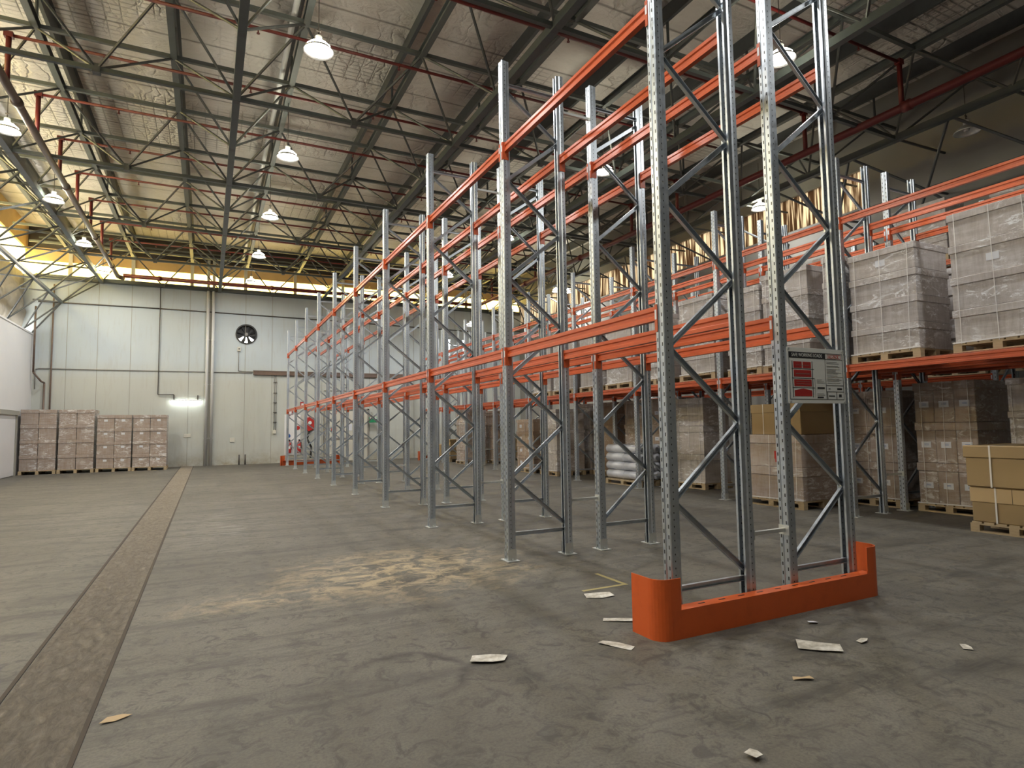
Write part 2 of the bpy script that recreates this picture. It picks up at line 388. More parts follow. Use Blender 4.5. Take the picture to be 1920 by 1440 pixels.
# ================================================================ ROOM SHELL
XL, XR, YB, YF, ZC = -9.4, 12.6, 26.6, -9.0, 10.0
struct('floor', MB().box(XL - 1, XR + 1, YF - .5, YB + 2, -.3, 0), m_floor)
struct('ceiling', MB().box(XL - .6, XR + .4, YF - .3, YB + .4, ZC, ZC + .1), m_ceil)
struct('trim_1', MB().box(XL - .6, XR + .4, YB + .2, YB + .3, 9.08, ZC + .05), m_dark)
# concrete fill strip with its two saw-cut joints
struct('trim_2', MB().box(-4.08, -3.62, YF, YB, -.1, .004), m_strip)
g = MB()
for x in (-4.10, -3.61): g.box(x - .012, x + .012, YF, YB, -.05, .005)
struct('trim_3', g, m_groove)
# back wall with a square opening for the fan
fx, fz, fr = -1.57, 5.95, .42
g = MB(); h = .47
g.box(XL - .6, fx - h, YB, YB + .2, 0, 7.96); g.box(fx + h, XR + .3, YB, YB + .2, 0, 7.96)
g.box(fx - h, fx + h, YB, YB + .2, 0, fz - h); g.box(fx - h, fx + h, YB, YB + .2, fz + h, 7.85)
n = 40; ri = []; ro = []
for i in range(n):
    a = 2 * math.pi * i / n; c_, s_ = math.cos(a), math.sin(a); k = h / max(abs(c_), abs(s_))
    ri.append((fx + fr * c_, fz + fr * s_)); ro.append((fx + k * c_, fz + k * s_))
vs = [(x, YB, z) for x, z in ri] + [(x, YB, z) for x, z in ro] + [(x, YB + .2, z) for x, z in ri]
g.add(vs, [(i, (i + 1) % n, n + (i + 1) % n, n + i) for i in range(n)] + [(i, (i + 1) % n, 2 * n + (i + 1) % n, 2 * n + i) for i in range(n)])
struct('wall_back', g, m_wall)
g = MB()
for x in (-8.31, -7.26, -6.08, -3.88, -1.61, -.46, 1.8, 4.1, 6.4, 8.7, 11.0): g.box(x - .009, x + .009, YB - .004, YB + .01, 0, 7.8)
struct('trim_4', g, m_joint_shade)
g = MB().box(XL, XR, YB - .16, YB + .05, 7.80, 7.98)
struct('trim_5', g, m_truss)
struct('window_1', MB().box(XL - .6, XR + .2, YB + .22, YB + .23, 7.9, 8.64), m_sheet_y)
struct('trim_6', MB().box(XL - .6, XR + .2, YB + .16, YB + .22, 8.6, 9.12), m_board)
g = MB()
for k in range(3): g.box(XL, XR, YB + .12, YB + .2, 9.3 + .22 * k, 9.36 + .22 * k)
struct('trim_7', g, m_beamw)
# yellowed stiffener ribs over the band
g = MB()
for x in (-8.3, -6.08, -3.83, -1.63, .55, 2.8, 5, 7.2, 9.4, 11.6): g.box(x - .07, x + .07, YB + .08, YB + .16, 7.95, 9.14)
struct('trim_8', g, m_cream)
# left wall
struct('wall_left', MB().box(XL - .2, XL, YF, YB, 0, 5.5), m_lwall)
struct('trim_9', MB().box(XL - .2, XL + .03, YF, YB, 5.46, 5.52), m_white)
g = MB()
ny, nz = 60, 8; vs = []; fs = []
for j in range(nz + 1):
    for i in range(ny + 1):
        y = YF + (YB + .1 - YF) * i / ny; z = 5.50 + (7.95 - 5.52) * j / nz
        bl = .13 * math.sin(math.pi * j / nz) * (.5 + .5 * math.sin(y * 2.1 + j)) + .04 * math.sin(y * 5 + j * 2)
        vs.append((XL - .42 + max(0, bl) * 1.2, y, z))
for j in range(nz):
    for i in range(ny): a = j * (ny + 1) + i; fs.append((a, a + 1, a + ny + 2, a + ny + 1))
g.add(vs, fs)
struct('trim_10', g, m_bulge, smooth=True)
struct('window_2', MB().box(XL - .43, XL - .42, -3, YB + .25, 7.93, 9.02), m_sheet_l)  # near end lengthened out of view to brighten the left ceiling
struct('trim_11', MB().box(XL - .5, XL - .35, YF, -3, 7.9, ZC).box(XL - .5, XL - .35, -3, YB + .3, 9.0, ZC), m_board)
# right wall: solid near the camera, striped sheeting band beyond
g = MB().box(XR, XR + .2, YF, YB + .2, 0, 7.28).box(XR, XR + .2, YF, 6.2, 7.28, ZC).box(XR, XR + .2, 6.2, YB + .2, 8.32, ZC)
struct('wall_right', g, m_wallR)
struct('window_3', MB().box(XR + .10, XR + .11, 6.2, YB + .2, 7.28, 8.32), m_sheet_r)
struct('wall_front', MB().box(XL - .5, XR + .3, YF - .2, YF, 0, ZC), m_wallR)
# low cool-room skirting panel at the foot of the left wall, dark strips paint the shadow at its top step and end
struct('baseboard_left', MB().box(XL, XL + .05, 10, 24.3, .02, 2.2), m_lwall)
struct('trim_12', MB().box(XL, XL + .12, 10, 24.5, 2.2, 2.36).box(XL, XL + .07, 24.3, 24.5, 0, 2.2), m_joint_shade)

# ================================================================ ROOF SPACE FRAME
PX = 2.225; PY = 2.21; X0 = -2.71; Y0 = 8.75; ZB = 7.85; ZT = 9.0
sf = thing('roof_space_frame', 'blue-grey steel roof frame of chords and pyramid webs spanning the whole ceiling', 'roof truss', (0, 0, ZB))
def fobj(g, name, m=m_truss):
    o = g.obj(name, m, sf); o.location = (0, 0, -ZB); return o
ylo = -6
xs_b = [X0 + PX * i for i in range(-2, 7)]; js = range(-7, 9)
for i in (-2, 0, 2, 4, 6):
    x = X0 + PX * i; fobj(MB().box(x - .066, x + .066, YF + .2, YB - .02, ZB - .075, ZB + .075), 'bottom_chord')
for j in range(-6, 9, 2):
    y = Y0 + PY * j; fobj(MB().box(X0 - 2 * PX, X0 + 6 * PX, y - .038, y + .038, ZB - .038, ZB + .038), 'cross_chord')
tx = [X0 - PX / 2 + PX * i for i in range(-2, 8)]; ty = [Y0 + PY / 2 + PY * j for j in range(-8, 8)]
for x in tx:
    isec = [(x - .058, ZT - .07), (x + .058, ZT - .07), (x + .058, ZT - .055), (x + .008, ZT - .055), (x + .008, ZT + .085), (x + .058, ZT + .085), (x + .058, ZT + .1),
            (x - .058, ZT + .1), (x - .058, ZT + .085), (x - .008, ZT + .085), (x - .008, ZT - .055), (x - .058, ZT - .055)]
    fobj(MB().prism(isec, 'y', YF + .2, YB - .02), 'top_chord', m_beamw)
    zs = [(x - .06, ZC - .38), (x + .01, ZC - .38), (x + .01, ZC - .012), (x + .07, ZC - .012), (x + .07, ZC), (x, ZC), (x, ZC - .368), (x - .06, ZC - .368)]
    fobj(MB().prism(zs, 'y', YF + .2, YB - .02), 'purlin', m_trussd)
    for y in [Y0 + PY / 2 + PY * 2 * j for j in range(-4, 5)]:
        if y < 26: fobj(MB().tube((x, y, ZT + .1), (x, y, ZC - .37), .03, 6), 'purlin_post', m_trussd)
for y in ty: fobj(MB().box(XL, XR, y - .035, y + .035, ZT - .04, ZT + .04), 'top_cross_chord', m_beamw)
cnt = 0
webs = []
for i in range(-2, 7):
    for j in js:
        if i % 2 and j % 2: continue
        x = X0 + PX * i; y = Y0 + PY * j
        if y < -3: continue
        webs.append((abs(x + 3) + abs(y), x, y))
for _, x, y in webs:
    g = MB()
    for sx in (-1, 1):
        for sy in (-1, 1): 
            if y + sy * PY / 2 < YB: g.tube((x, y, ZB), (x + sx * PX / 2, y + sy * PY / 2, ZT - .02), .026, 6)
    g.box(x - .06, x + .06, y - .06, y + .06, ZB - .077, ZB + .08)
    cnt += 1; fobj(g, 'web_pyramid', m_trussd)
o = MB().tube((0, -2, 0), (0, 26.2, 0), .055, 10).obj('insulated_pipe', m_white, None, True); o.location = (-1.78, 0, 9.25)
tag(o, 'white lagged pipe following a roof beam above the central lamps', 'pipe')
# lowered edge bays along both side walls
for sgn, xe, xw, xc in ((-1, -8.5, XL - .05, X0 - 2 * PX), (1, 11.75, XR - .02, X0 + 6 * PX)):
    y1 = 26.4 if sgn < 0 else 26.4
    fobj(MB().box(xe - .05, xe + .05, -4, y1, 6.8, 6.9), 'edge_chord')
    for j in range(-5, 9):
        y = Y0 + PY * j
        if y > YB or y < -3: continue
        g = MB()
        yn = y + PY * .0
        g.tube((xe, yn, 6.85), (xc, yn - PY / 2, ZB), .03, 6).tube((xe, yn, 6.85), (xc, min(yn + PY / 2, 26.5), ZB), .03, 6)
        g.tube((xe, yn, 6.85), (xw, yn - PY / 2, 5.56), .03, 6).tube((xe, yn, 6.85), (xw, min(yn + PY / 2, 26.5), 5.56), .03, 6)
        g.tube((xe, yn, 6.85), (xw, yn, 6.9), .03, 6)
        g.tube((xc, yn, ZB), (xw, yn, 7.9), .03, 6)
        fobj(g, 'edge_web', m_trussd)

# ================================================================ PIPES
branch = thing('sprinkler_branch_pipe', 'x', 'pipe', (0, 0, 8.76), 0, 'red sprinkler branch pipes under the roof')
MB().tube((-6.45, 0, 0), (9.3, 0, 0), .03, 8).obj('pipe', m_red, branch, True)
MB().tube((-6.45, 0, 0), (-6.45, 0, -.93), .045, 8).obj('drop_pipe', m_red, branch, True)
MB().tube((9.3, 0, 0), (9.3, 0, -.93), .05, 8).obj('drop_pipe', m_red, branch, True)
for x in [-5 + 2.6 * i for i in range(6)]: MB().tube((x, 0, 0), (x, 0, -.09), .014, 6).disc((x, 0, -.1), .03, 'z', 8).obj('sprinkler_head', m_red, branch)
for x in (-6.45, 9.3): MB().box(x - .07, x + .07, -.055, .055, -.05, .05).obj('coupling', m_red, branch)
bys = [1.25, 3.4, 5.6, 7.8, 9.93, 12.1, 14.3, 16.5, 18.7, 20.9, 23.1]
for k, y in enumerate(bys):
    o = branch if k == 0 else copy_tree(branch)
    place(o, (0, y, 8.76), 'red overhead sprinkler branch pipe, %s row across the roof from the camera' % ORD[k])
t_ = thing('sprinkler_main_pipe', 'thick brown-grey pipe running front to back under the left roof', 'pipe', (-6.45, 0, 7.83))
MB().tube((0, -4, 0), (0, 25.1, 0), .075, 12).obj('pipe', m_brown, t_, True)
for y in (2, 6.1, 10.6, 15.1, 19.6, 23.4): MB().tube((0, y - .07, 0), (0, y + .07, 0), .098, 12).obj('coupling', m_brown, t_, True)
MB().tube((0, 25.1, 0), (.14, 25.45, 0), .085, 12).obj('elbow', m_brown, t_, True)
t_ = thing('sprinkler_main_pipe', 'thick dark red pipe crossing along the back wall under the roof', 'pipe', (0, 25.45, 7.95))
MB().tube((-6.3, 0, 0), (9.2, 0, 0), .085, 12).obj('pipe', m_red, t_, True)
for x in (-5, -.6, 3.6, 7.4): MB().tube((x - .06, 0, 0), (x + .06, 0, 0), .105, 12).obj('coupling', m_red, t_, True)
t_ = thing('sprinkler_main_pipe', 'thick dark red pipe running front to back under the right roof', 'pipe', (9.3, 0, 7.80))
MB().tube((0, -6, 0), (0, 25.3, 0), .085, 12).obj('pipe', m_red, t_, True)
for y in (-1, 3.3, 6.5, 10.9, 15.2, 19.6): MB().tube((0, y - .08, 0), (0, y + .08, 0), .11, 12).obj('coupling', m_red, t_, True)

for x, lb in ((-3.17, 'tall white downpipe on the back wall, the left of the pair'), (-2.95, 'tall white downpipe on the back wall, the right of the pair')):
    t_ = thing('downpipe', lb, 'pipe', (x, YB - .1, 0), 0, 'white downpipes on the back wall')
    MB().tube((0, 0, 0), (0, 0, 9.2), .062, 12).obj('pipe', m_down, t_, True)
    for z in (1.2, 3.6, 5.6, 7.4): MB().box(-.08, .08, -.02, .095, z - .02, z + .02).obj('bracket', m_down, t_)
struct('trim_13', MB().box(-3.12, -3.0, YB - .03, YB + .01, 0, 7.8), m_joint_shade)
def pipe_thing(name, label, cat, pts, r, m, grp=None):
    p0 = Vector(pts[0]); o = MB().path([tuple(Vector(p) - p0) for p in pts], r, 8).obj(name, m, None, True); o.location = p0
    return tag(o, label, cat, grp)
yb = YB - .03
pipe_thing('conduit', 'dark horizontal conduit high across the back wall', 'conduit', [(-9.3, yb, 6.86), (-5, yb, 6.88), (1, yb, 6.84), (11, yb, 6.7)], .025, m_darkpipe)
pipe_thing('conduit', 'thin grey conduit along the mid-height joint of the back wall', 'conduit', [(-9.3, yb, 3.3), (-9.3, yb, 4.1), (-9.2, yb, 4.13), (-1.3, yb, 4.17)], .017, m_cond)
pipe_thing('conduit', 'thin vertical conduit dropping from the roof to the fluorescent batten', 'conduit', [(-5.03, yb - .035, 7.8), (-5.03, yb - .035, 3.13), (-4.42, yb - .035, 3.13), (-4.42, yb - .035, 2.93)], .017, m_darkpipe)
pipe_thing('conduit', 'short grey conduit running from the fan switch down to the cable tray', 'conduit', [(-1.88, yb, 5.15), (-1.88, yb, 4.24), (-1.25, yb, 4.22)], .014, m_cond)
pipe_thing('drain_pipe', 'brown pipe with a double bend in the left back corner', 'pipe', [(-9.3, YB - .35, 6.6), (-9.3, YB - .35, 3.95), (-9.05, YB - .3, 3.6), (-8.98, YB - .1, 3.55), (-8.98, YB - .1, .05)], .035, m_brown)
pipe_thing('drain_pipe', 'straight thin brown pipe in the left back corner', 'pipe', [(-8.78, YB - .08, 7.6), (-8.78, YB - .08, .05)], .03, m_brown)
t_ = thing('cable_tray', 'brown horizontal cable tray on the back wall right of the fan', 'cable tray', (-1.25, YB - .06, 4.18))
MB().box(0, 13.4, -.04, .05, -.09, .09).obj('tray', m_brown, t_)
MB().box(-.02, 13.4, -.055, -.04, .07, .1).box(-.02, 13.4, -.055, -.04, -.1, -.07).obj('flange', m_brown, t_)
t_ = thing('conduit_drop', 'pair of vertical conduits hanging from the cable tray to an outlet', 'conduit', (-.3, YB - .04, 0))
MB().tube((-.04, 0, 1.5), (-.04, 0, 4.1), .016, 6).tube((.04, 0, 1.5), (.04, 0, 4.1), .016, 6).obj('pipe', m_cond, t_, True)
for z in (1.9, 2.35, 2.8, 3.25, 3.75): MB().box(-.08, .08, -.02, .03, z - .012, z + .012).obj('saddle', m_darkpipe, t_)
MB().bevbox(-.09, .05, -.06, .03, 1.36, 1.52, .01).obj('outlet', m_cream, t_)
for x, z, sx, sz, lb in ((-3.88, 1.34, .14, .07, 'small white switch plate on the back wall under the fluorescent light'), (-2.09, 1.11, .1, .1, 'small square white notice on the back wall right of the downpipes'),
                         (-2.62, 3.6, .03, .02, None)):
    if lb: tag(MB().bevbox(-sx, sx, -.02, .0, -sz, sz, .004).obj('wall_plate', m_cream), lb, 'wall plate').location = (x, YB - .001, z)
for x, lb in ((-1.80, 'short dark pipe stub standing by the back wall, left one'), (-1.55, 'short dark pipe stub standing by the back wall, right one')):
    tag(MB().tube((0, 0, 0), (0, 0, .45), .03, 8).obj('pipe_stub', m_darkpipe, None, True), lb, 'pipe stub', 'pipe stubs by the back wall').location = (x, YB - .25, 0)

# exhaust fan (real opening; the daylight comes through its lower gaps)
t_ = thing('exhaust_fan', 'round black exhaust fan set high in the back wall', 'fan', (fx, YB, fz))
g = MB(); n = 40; prof = [(fr + .04, -.05), (fr + .04, .0), (fr - .0, .2), (fr - .03, .2), (fr - .02, -.05), (fr + .04, -.05)]
vs = []; m_ = len(prof)
for i in range(n):
    a = 2 * math.pi * i / n
    vs += [(r * math.cos(a), y, r * math.sin(a)) for r, y in prof]
g.add(vs, [(i * m_ + k, ((i + 1) % n) * m_ + k, ((i + 1) % n) * m_ + k + 1, i * m_ + k + 1) for i in range(n) for k in range(m_ - 1)])
g.obj('ring', m_black, t_)
MB().tube((0, .02, 0), (0, .16, 0), .12, 16).obj('hub', m_black, t_)
g = MB().disc((0, .0, 0), .07, 'y', 12, th=.02)
g.obj('hub_cap', m_cond, t_)
for k in range(8):
    a = 2 * math.pi * (k + .5) / 8; d = Vector((math.cos(a), 0, math.sin(a))); p = Vector((-math.sin(a), 0, math.cos(a)))
    r0, r1, wv = .1, fr - .03, .085
    vs = []
    for yy in (.07, .078):
        vs += [d * r0 - p * .04 + Vector((0, yy, 0)), d * r1 - p * wv + Vector((0, yy + .03, 0)), d * r1 + p * wv + Vector((0, yy - .03, 0)), d * r0 + p * .04 + Vector((0, yy, 0))]
    MB().add(vs, [(0, 1, 2, 3), (7, 6, 5, 4), (0, 4, 5, 1), (1, 5, 6, 2), (2, 6, 7, 3), (3, 7, 4, 0)]).obj('blade', m_black, t_)
MB().box(-fr, fr, .14, .16, -.10, fr).box(-fr, -.3, .14, .16, -.2, -.1).box(.3, fr, .14, .16, -.2, -.1).obj('shutter', m_black, t_)
t_ = thing('fan_switch', 'small switch box below the exhaust fan', 'switch', (-1.87, YB - .04, 5.25))
MB().bevbox(-.07, .07, -.04, .04, -.1, .1, .008).obj('box', m_cream, t_)
MB().box(-.02, .02, -.06, -.04, -.03, .03).obj('knob', m_black, t_)

# fluorescent batten
t_ = thing('fluorescent_batten', 'lit horizontal fluorescent batten on the back wall', 'light', (-3.95, YB - .12, 2.83))
MB().bevbox(-.62, .62, -.05, .05, .03, .08, .01).obj('housing', m_white, t_)
g = MB().tube((-.58, 0, 0), (.58, 0, 0), .05, 12); g.obj('diffuser', m_tube, t_, True)
for x in (-.47, .45): MB().box(x - .02, x + .02, -.02, .11, .05, .28).obj('bracket', m_darkpipe, t_)

# fire point and exit door
t_ = thing('fire_hose_reel', 'red fire hose reel with black hose mounted on the back wall', 'hose reel', (1.24, YB - .02, 1.8))
n6 = [(.27 * math.cos(math.pi / 3 * i + .3), .36 * math.sin(math.pi / 3 * i + .3)) for i in range(6)]
MB().prism(n6, 'y', -.18, -.03).obj('reel', m_redp, t_)
MB().disc((0, -.19, 0.05), .08, 'y', 16, th=.03).obj('hub', m_white, t_)
MB().path([(0, -.1, -.3), (-.12, -.14, -.7), (.08, -.12, -1.1), (.05, -.1, -1.6)], .045, 8).obj('hose', m_black, t_, True)
MB().box(-.2, .2, -.03, .015, -.3, .3).obj('bracket', m_redp, t_)
for x, lb in ((.33, 'red fire extinguisher on the back wall, left of the two'), (.77, 'red fire extinguisher on the back wall, right of the two')):
    t_ = thing('fire_extinguisher', lb, 'fire extinguisher', (x, YB - .145, .45), 0, 'wall-mounted fire extinguishers')
    MB().lathe([(0, 0), (.08, .0), (.085, .03), (.085, .45), (.05, .52), (.03, .55), (0, .55)], 14).obj('cylinder', m_redp, t_, True)
    MB().box(-.03, .03, -.03, .03, .55, .63).obj('valve', m_black, t_)
    MB().path([(.03, -.02, .6), (.11, -.02, .45), (.1, -.02, .15)], .012, 6).obj('hose', m_black, t_, True)
    MB().box(-.04, .04, -.088, -.084, .2, .32).obj('label', m_white, t_)
    MB().box(-.05, .05, .08, .115, .2, .5).obj('bracket', m_black, t_)
for x, z, m_, nm, lb in ((.72, 1.62, m_redp, 'location_disc', 'round red sign on the back wall above the fire extinguishers'), (.30, 1.25, m_blue, 'location_disc', 'round blue sign above the left fire extinguisher')):
    o = MB().disc((0, 0, 0), .095, 'y', 18, th=.01).obj(nm, m_); o.location = (x, YB - .028, z); tag(o, lb, 'sign')
o = MB().box(0, .72, -.02, -.005, 0, 1.9).obj('backing_board', m_white); o.location = (.12, YB - .001, .35); tag(o, 'white backing board on the wall behind the fire extinguishers', 'board')
for x, z, lb in ((.38, 2.35, 'small white wall sign with red border, lower left one'), (.92, 2.72, 'small white wall sign with red border, upper one')):
    t_ = thing('fire_sign', lb, 'sign', (x, YB - .02, z), 0, 'small red-bordered signs above the fire point')
    MB().box(-.1, .1, -.01, .005, -.12, .12).obj('border', m_redp, t_); MB().box(-.055, .055, -.014, -.009, -.1, .06).obj('panel', m_white, t_)
g = MB().box(1.95, 4.02, YB - .03, YB + .01, 0, 2.45)
dr = struct('door_1', g, m_cream)
d_ = MB().box(1.9, 1.97, YB - .06, YB, 0, 2.52).box(4.0, 4.07, YB - .06, YB, 0, 2.52).box(1.9, 4.07, YB - .06, YB, 2.45, 2.52).obj('door_frame', m_cond, dr)
MB().box(1.97, 4.0, YB - .05, YB - .03, 1.03, 1.1).tube((2.95, YB - .07, 1.2), (3.1, YB - .07, 1.2), .02, 8).obj('door_handle', m_cond, dr)
MB().box(3.0, 3.25, YB - .036, YB - .03, 1.45, 1.78).obj('door_notice', m_label, dr)
MB().box(2.25, 2.5, YB - .036, YB - .03, 1.45, 1.6).obj('warning_notice', m_redp, dr)
t_ = thing('exit_sign', 'green exit sign hanging in front of the back wall', 'sign', (4.22, YB - .3, 1.95))
MB().bevbox(-.2, .2, -.03, .03, -.12, .14, .01).obj('panel', m_green, t_)
MB().box(-.17, .17, -.035, -.03, .06, .12).obj('legend', m_white, t_)
MB().tube((0, 0, .14), (0, .3, .4), .012, 6).obj('hanger', m_cond, t_)
t_ = thing('conduit_drop', 'thin conduit above the exit door on the back wall', 'conduit', (1.9, yb, 3.4))
MB().path([(0, 0, 0), (2.9, 0, 0), (2.9, 0, .7)], .016, 6).obj('pipe', m_cond, t_)

# ================================================================ HIGH BAY LAMPS
def lamp(lit):
    t_ = thing('high_bay_lamp', '', 'lamp', (0, 0, 0), 0, 'round high bay lamps hanging from the roof')
    prof = [(.06, .155), (.09, .15), (.13, .125), (.19, .07), (.232, .025), (.245, 0), (.238, -.002), (.222, .025), (.18, .065), (.12, .11), (.06, .13)]
    MB().lathe(prof, 28).obj('reflector', m_alum, t_, True)
    MB().lathe([(0, .27), (.045, .27), (.055, .26), (.055, .16), (.04, .15), (0, .15)], 18).obj('ballast_housing', m_white, t_, True)
    MB().tube((0, 0, .27), (0, 0, .36), .012, 6).bar((-.035, 0, .36), (.035, 0, .36), .02, .02).obj('hook', m_darkpipe, t_)
    MB().tube((0, 0, .36), (0, 0, 1.36), .008, 5).obj('chain', m_darkpipe, t_)
    if lit:
        MB().lathe([(.0, .035), (.10, .03), (.2, .02), (.2, .028), (0, .045)], 24).obj('diffuser', m_glow, t_, True)
        MB().lathe([(.125, .135), (.185, .08), (.192, .083), (.13, .14)], 24).obj('glass_collar', m_glow2, t_, True)
        l = bpy.data.lights.new('lamp_light', 'AREA'); l.shape = 'DISK'; l.size = .40; l.energy = LAMP_W; l.color = (1, .99, .97)
        lo = bpy.data.objects.new('lamp_light', l); COL.objects.link(lo); lo.parent = t_; lo.location = (0, 0, -.012)
    else:
        MB().lathe([(0, .03), (.05, .035), (.06, .09), (0, .12)], 16).obj('bulb', m_alum, t_, True)
    return t_
L1 = [(-1.58, 6.28), (-1.58, 10.56), (-1.58, 14.88), (-1.58, 19.27), (-1.58, 23.41)]
L2 = [(-6.84, 11.63), (-6.84, 15.83), (-6.82, 20.08), (-6.8, 23.95)]
L3 = [(5.5, 3.17), (5.42, 8.21), (5.6, 13.91), (5.55, 19.27)]
L4 = [(11.0, 8.40)]
hid = [(-1.58, 2.0), (-1.58, -2.2), (-6.84, 7.3), (-6.84, 3.0), (-6.84, -1.3), (5.5, -1.2)]  # unseen lamps added behind the view to light the foreground
lp = lamp(True); first = True
def put_lamp(x, y, z, lb):
    global first
    o = lp if first else copy_tree(lp); first = False
    place(o, (x, y, z), lb)
for nm, L in (('central row', L1), ('left row', L2), ('row over the front rack', L3)):
    for k, (x, y) in enumerate(L): put_lamp(x, y, 7.65, 'lit high bay lamp, %s in the %s counting from the camera' % (ORD[k], nm))
put_lamp(11.0, 8.4, 7.65, 'lit high bay lamp by the striped daylight strip on the right')
put_lamp(3.65, 23, 6.35, 'lit low-hung lamp near the back wall, seen through the front rack')
put_lamp(8.1, 23, 6.35, 'lit low-hung lamp near the back wall, above the right-hand rack')
put_lamp(11.15, 20, 7.68, 'small far lamp at right, the left of a close pair')
put_lamp(11.66, 20, 7.68, 'small far lamp at right, the right of a close pair')
for k, (x, y) in enumerate(hid): put_lamp(x, y, 7.65, 'added unseen high bay lamp lighting the camera end of the hall')
place(lamp(False), (11.1, 3.14, 7.55), 'unlit white high bay lamp against the dark right wall')

# ================================================================ PALLET RACKING
W_ = .754
ZIG = [.35, .93, 1.51, 2.09, 2.67, 3.25, 3.83, 4.41, 4.99, 5.5]
POST = [(.045, -.018), (.045, -.034), (.008, -.034), (-.002, -.044), (-.04, -.044), (-.045, -.039), (-.045, -.016), (-.039, -.011),
        (-.039, .011), (-.045, .016), (-.045, .039), (-.04, .044), (-.002, .044), (.008, .034), (.045, .034), (.045, .018)]
post_me = MB().strip(POST, .0035, 0, 5.85).mesh('upright_post', m_post)
foot_me = MB().box(-.075, .075, -.1, .1, 0, .008).tube((0, -.066, .008), (0, -.066, .03), .011, 6).tube((0, .066, .008), (0, .066, .03), .011, 6)\
    .box(-.052, .052, -.049, -.0455, .008, .13).box(-.052, .052, .0455, .049, .008, .13).mesh('base_plate', m_plate)
def chan(p, q, wd=.04, dp=.028):
    p = Vector(p); q = Vector(q); d = (q - p).normalized(); a = Vector((0, 1, 0)); b = d.cross(a).normalized()
    g = MB(); g.bar(p + a * (dp / 2), q + a * (dp / 2), .004, wd, up=tuple(b)); s = wd / 2
    g.bar(p + b * s, q + b * s, dp, .004, up=tuple(b)); g.bar(p - b * s, q - b * s, dp, .004, up=tuple(b)); return g
def chan(p, q, wd=.042, dp=.028):
    # C-channel brace lying in the XZ plane, open towards the camera side
    p = Vector(p); q = Vector(q); d = (q - p).normalized(); nrm = Vector((-d.z, 0, d.x)) * wd / 2; y = Vector((0, 1, 0)) * dp / 2
    sec = [nrm - y, nrm + y, -nrm + y, -nrm - y, -nrm * .84 - y, -nrm * .84 + y * .8, nrm * .84 + y * .8, nrm * .84 - y]
    n = 8; vs = [p + s for s in sec] + [q + s for s in sec]
    return MB().add(vs, [(i, (i + 1) % n, n + (i + 1) % n, n + i) for i in range(n)] + [(0, 1, 6, 7), (1, 2, 5, 6), (2, 3, 4, 5), (15, 14, 9, 8), (14, 13, 10, 9), (13, 12, 11, 10)])
def make_frame(lowright, depth=W_):
    fr_ = thing('upright_frame', '', 'rack upright')
    for x, r in ((0, 0), (depth, math.pi)):
        o = bpy.data.objects.new('upright_post', post_me); COL.objects.link(o); o.parent = fr_; o.location = (x, 0, 0.004); o.rotation_euler = (0, 0, r)
        o = bpy.data.objects.new('base_plate', foot_me); COL.objects.link(o); o.parent = fr_; o.location = (x, 0, 0)
    xl, xr = .035, depth - .035
    def B(a, b):
        chan((a[0], 0, a[1]), (b[0], 0, b[1])).obj('brace', m_brace, fr_)
    B((xl, .29), (xr, .29))
    side = lowright
    for k in range(len(ZIG) - 1):
        a = (xr if side else xl, ZIG[k] + .012); b = (xl if side else xr, ZIG[k + 1] - .012)
        B(a, b); side = not side
    B((xl, 5.58), (xr, 5.58))
    return fr_
BAY = 2.6905
def make_beam(L):
    b_ = thing('load_beam', '', 'rack beam')
    # box beam with a stepped groove on its outward face (-x side)
    sec = [(-.025, 0), (-.025, .030), (-.014, .040), (-.014, .066), (-.025, .076), (-.025, .107), (-.022, .11), (.022, .11), (.025, .107), (.025, .076), (.014, .066), (.014, .040), (.025, .030), (.025, 0)]
    MB().prism(sec, 'y', .047, L - .047).obj('beam', m_orange, b_)
    for y0, s in ((.047, -1), (L - .047, 1)):
        g = MB(); yi = y0; 
        g.box(-.05, .028, min(y0, y0 - s * .004), max(y0, y0 - s * .004), -.095, .115)
        ya, yb_ = sorted((y0, y0 + s * .030)); g.box(-.054, -.050, ya, yb_, -.095, .115)
        c = g.obj('connector', m_orange, b_)
        ya, yb_ = sorted((y0 + s * .004, y0 + s * .024)); MB().box(-.0555, -.054, ya, yb_, .0, .075).obj('safety_label', m_label, c)
    return b_
m_frameA = make_frame(True); m_frameB = make_frame(False); proto_beam = make_beam(BAY)
used = {'A': False, 'B': False, 'beam': False}
def put(kind, loc, rz, label, group):
    src = {'A': m_frameA, 'B': m_frameB, 'beam': proto_beam}[kind]
    o = src if not used[kind] else copy_tree(src); used[kind] = True
    o['group'] = group; return place(o, loc, label, rz)
G_ = .4925
XA, XB_, XC, XD = 0, W_, W_ + G_, 2 * W_ + G_
for k in range(10):
    y = k * BAY
    wh = 'nearest the camera' if k == 0 else '%s from the camera' % ORD[k]
    put('A', (XA, y, 0), 0, 'tall galvanised upright frame, left row of the empty front rack, %s' % wh, 'upright frames of the empty front rack')
    put('B', (XC, y, 0), 0, 'tall galvanised upright frame, right row of the empty front rack, %s' % wh, 'upright frames of the empty front rack')
# beams: rz=pi flips the grooved face to +x
def beam(x, side, k, z, ox, oy, label, group):
    if side < 0: put('beam', (x + ox - .001, oy + k * BAY, z), 0, label, group)
    else: put('beam', (x + ox + .001, oy + (k + 1) * BAY, z), math.pi, label, group)
rows = [(XA, -1, 'left outer'), (XB_, 1, 'left inner'), (XC, -1, 'right inner'), (XD, 1, 'right outer')]
for z, zn in ((2.30, 'lower'), (4.73, 'upper')):
    for x, s, nm in rows:
        for k in range(9):
            beam(x, s, k, z, 0, 0, 'orange load beam, %s level, %s line of the empty front rack, %s bay' % (zn, nm, ORD[k]), 'orange beams of the empty front rack')
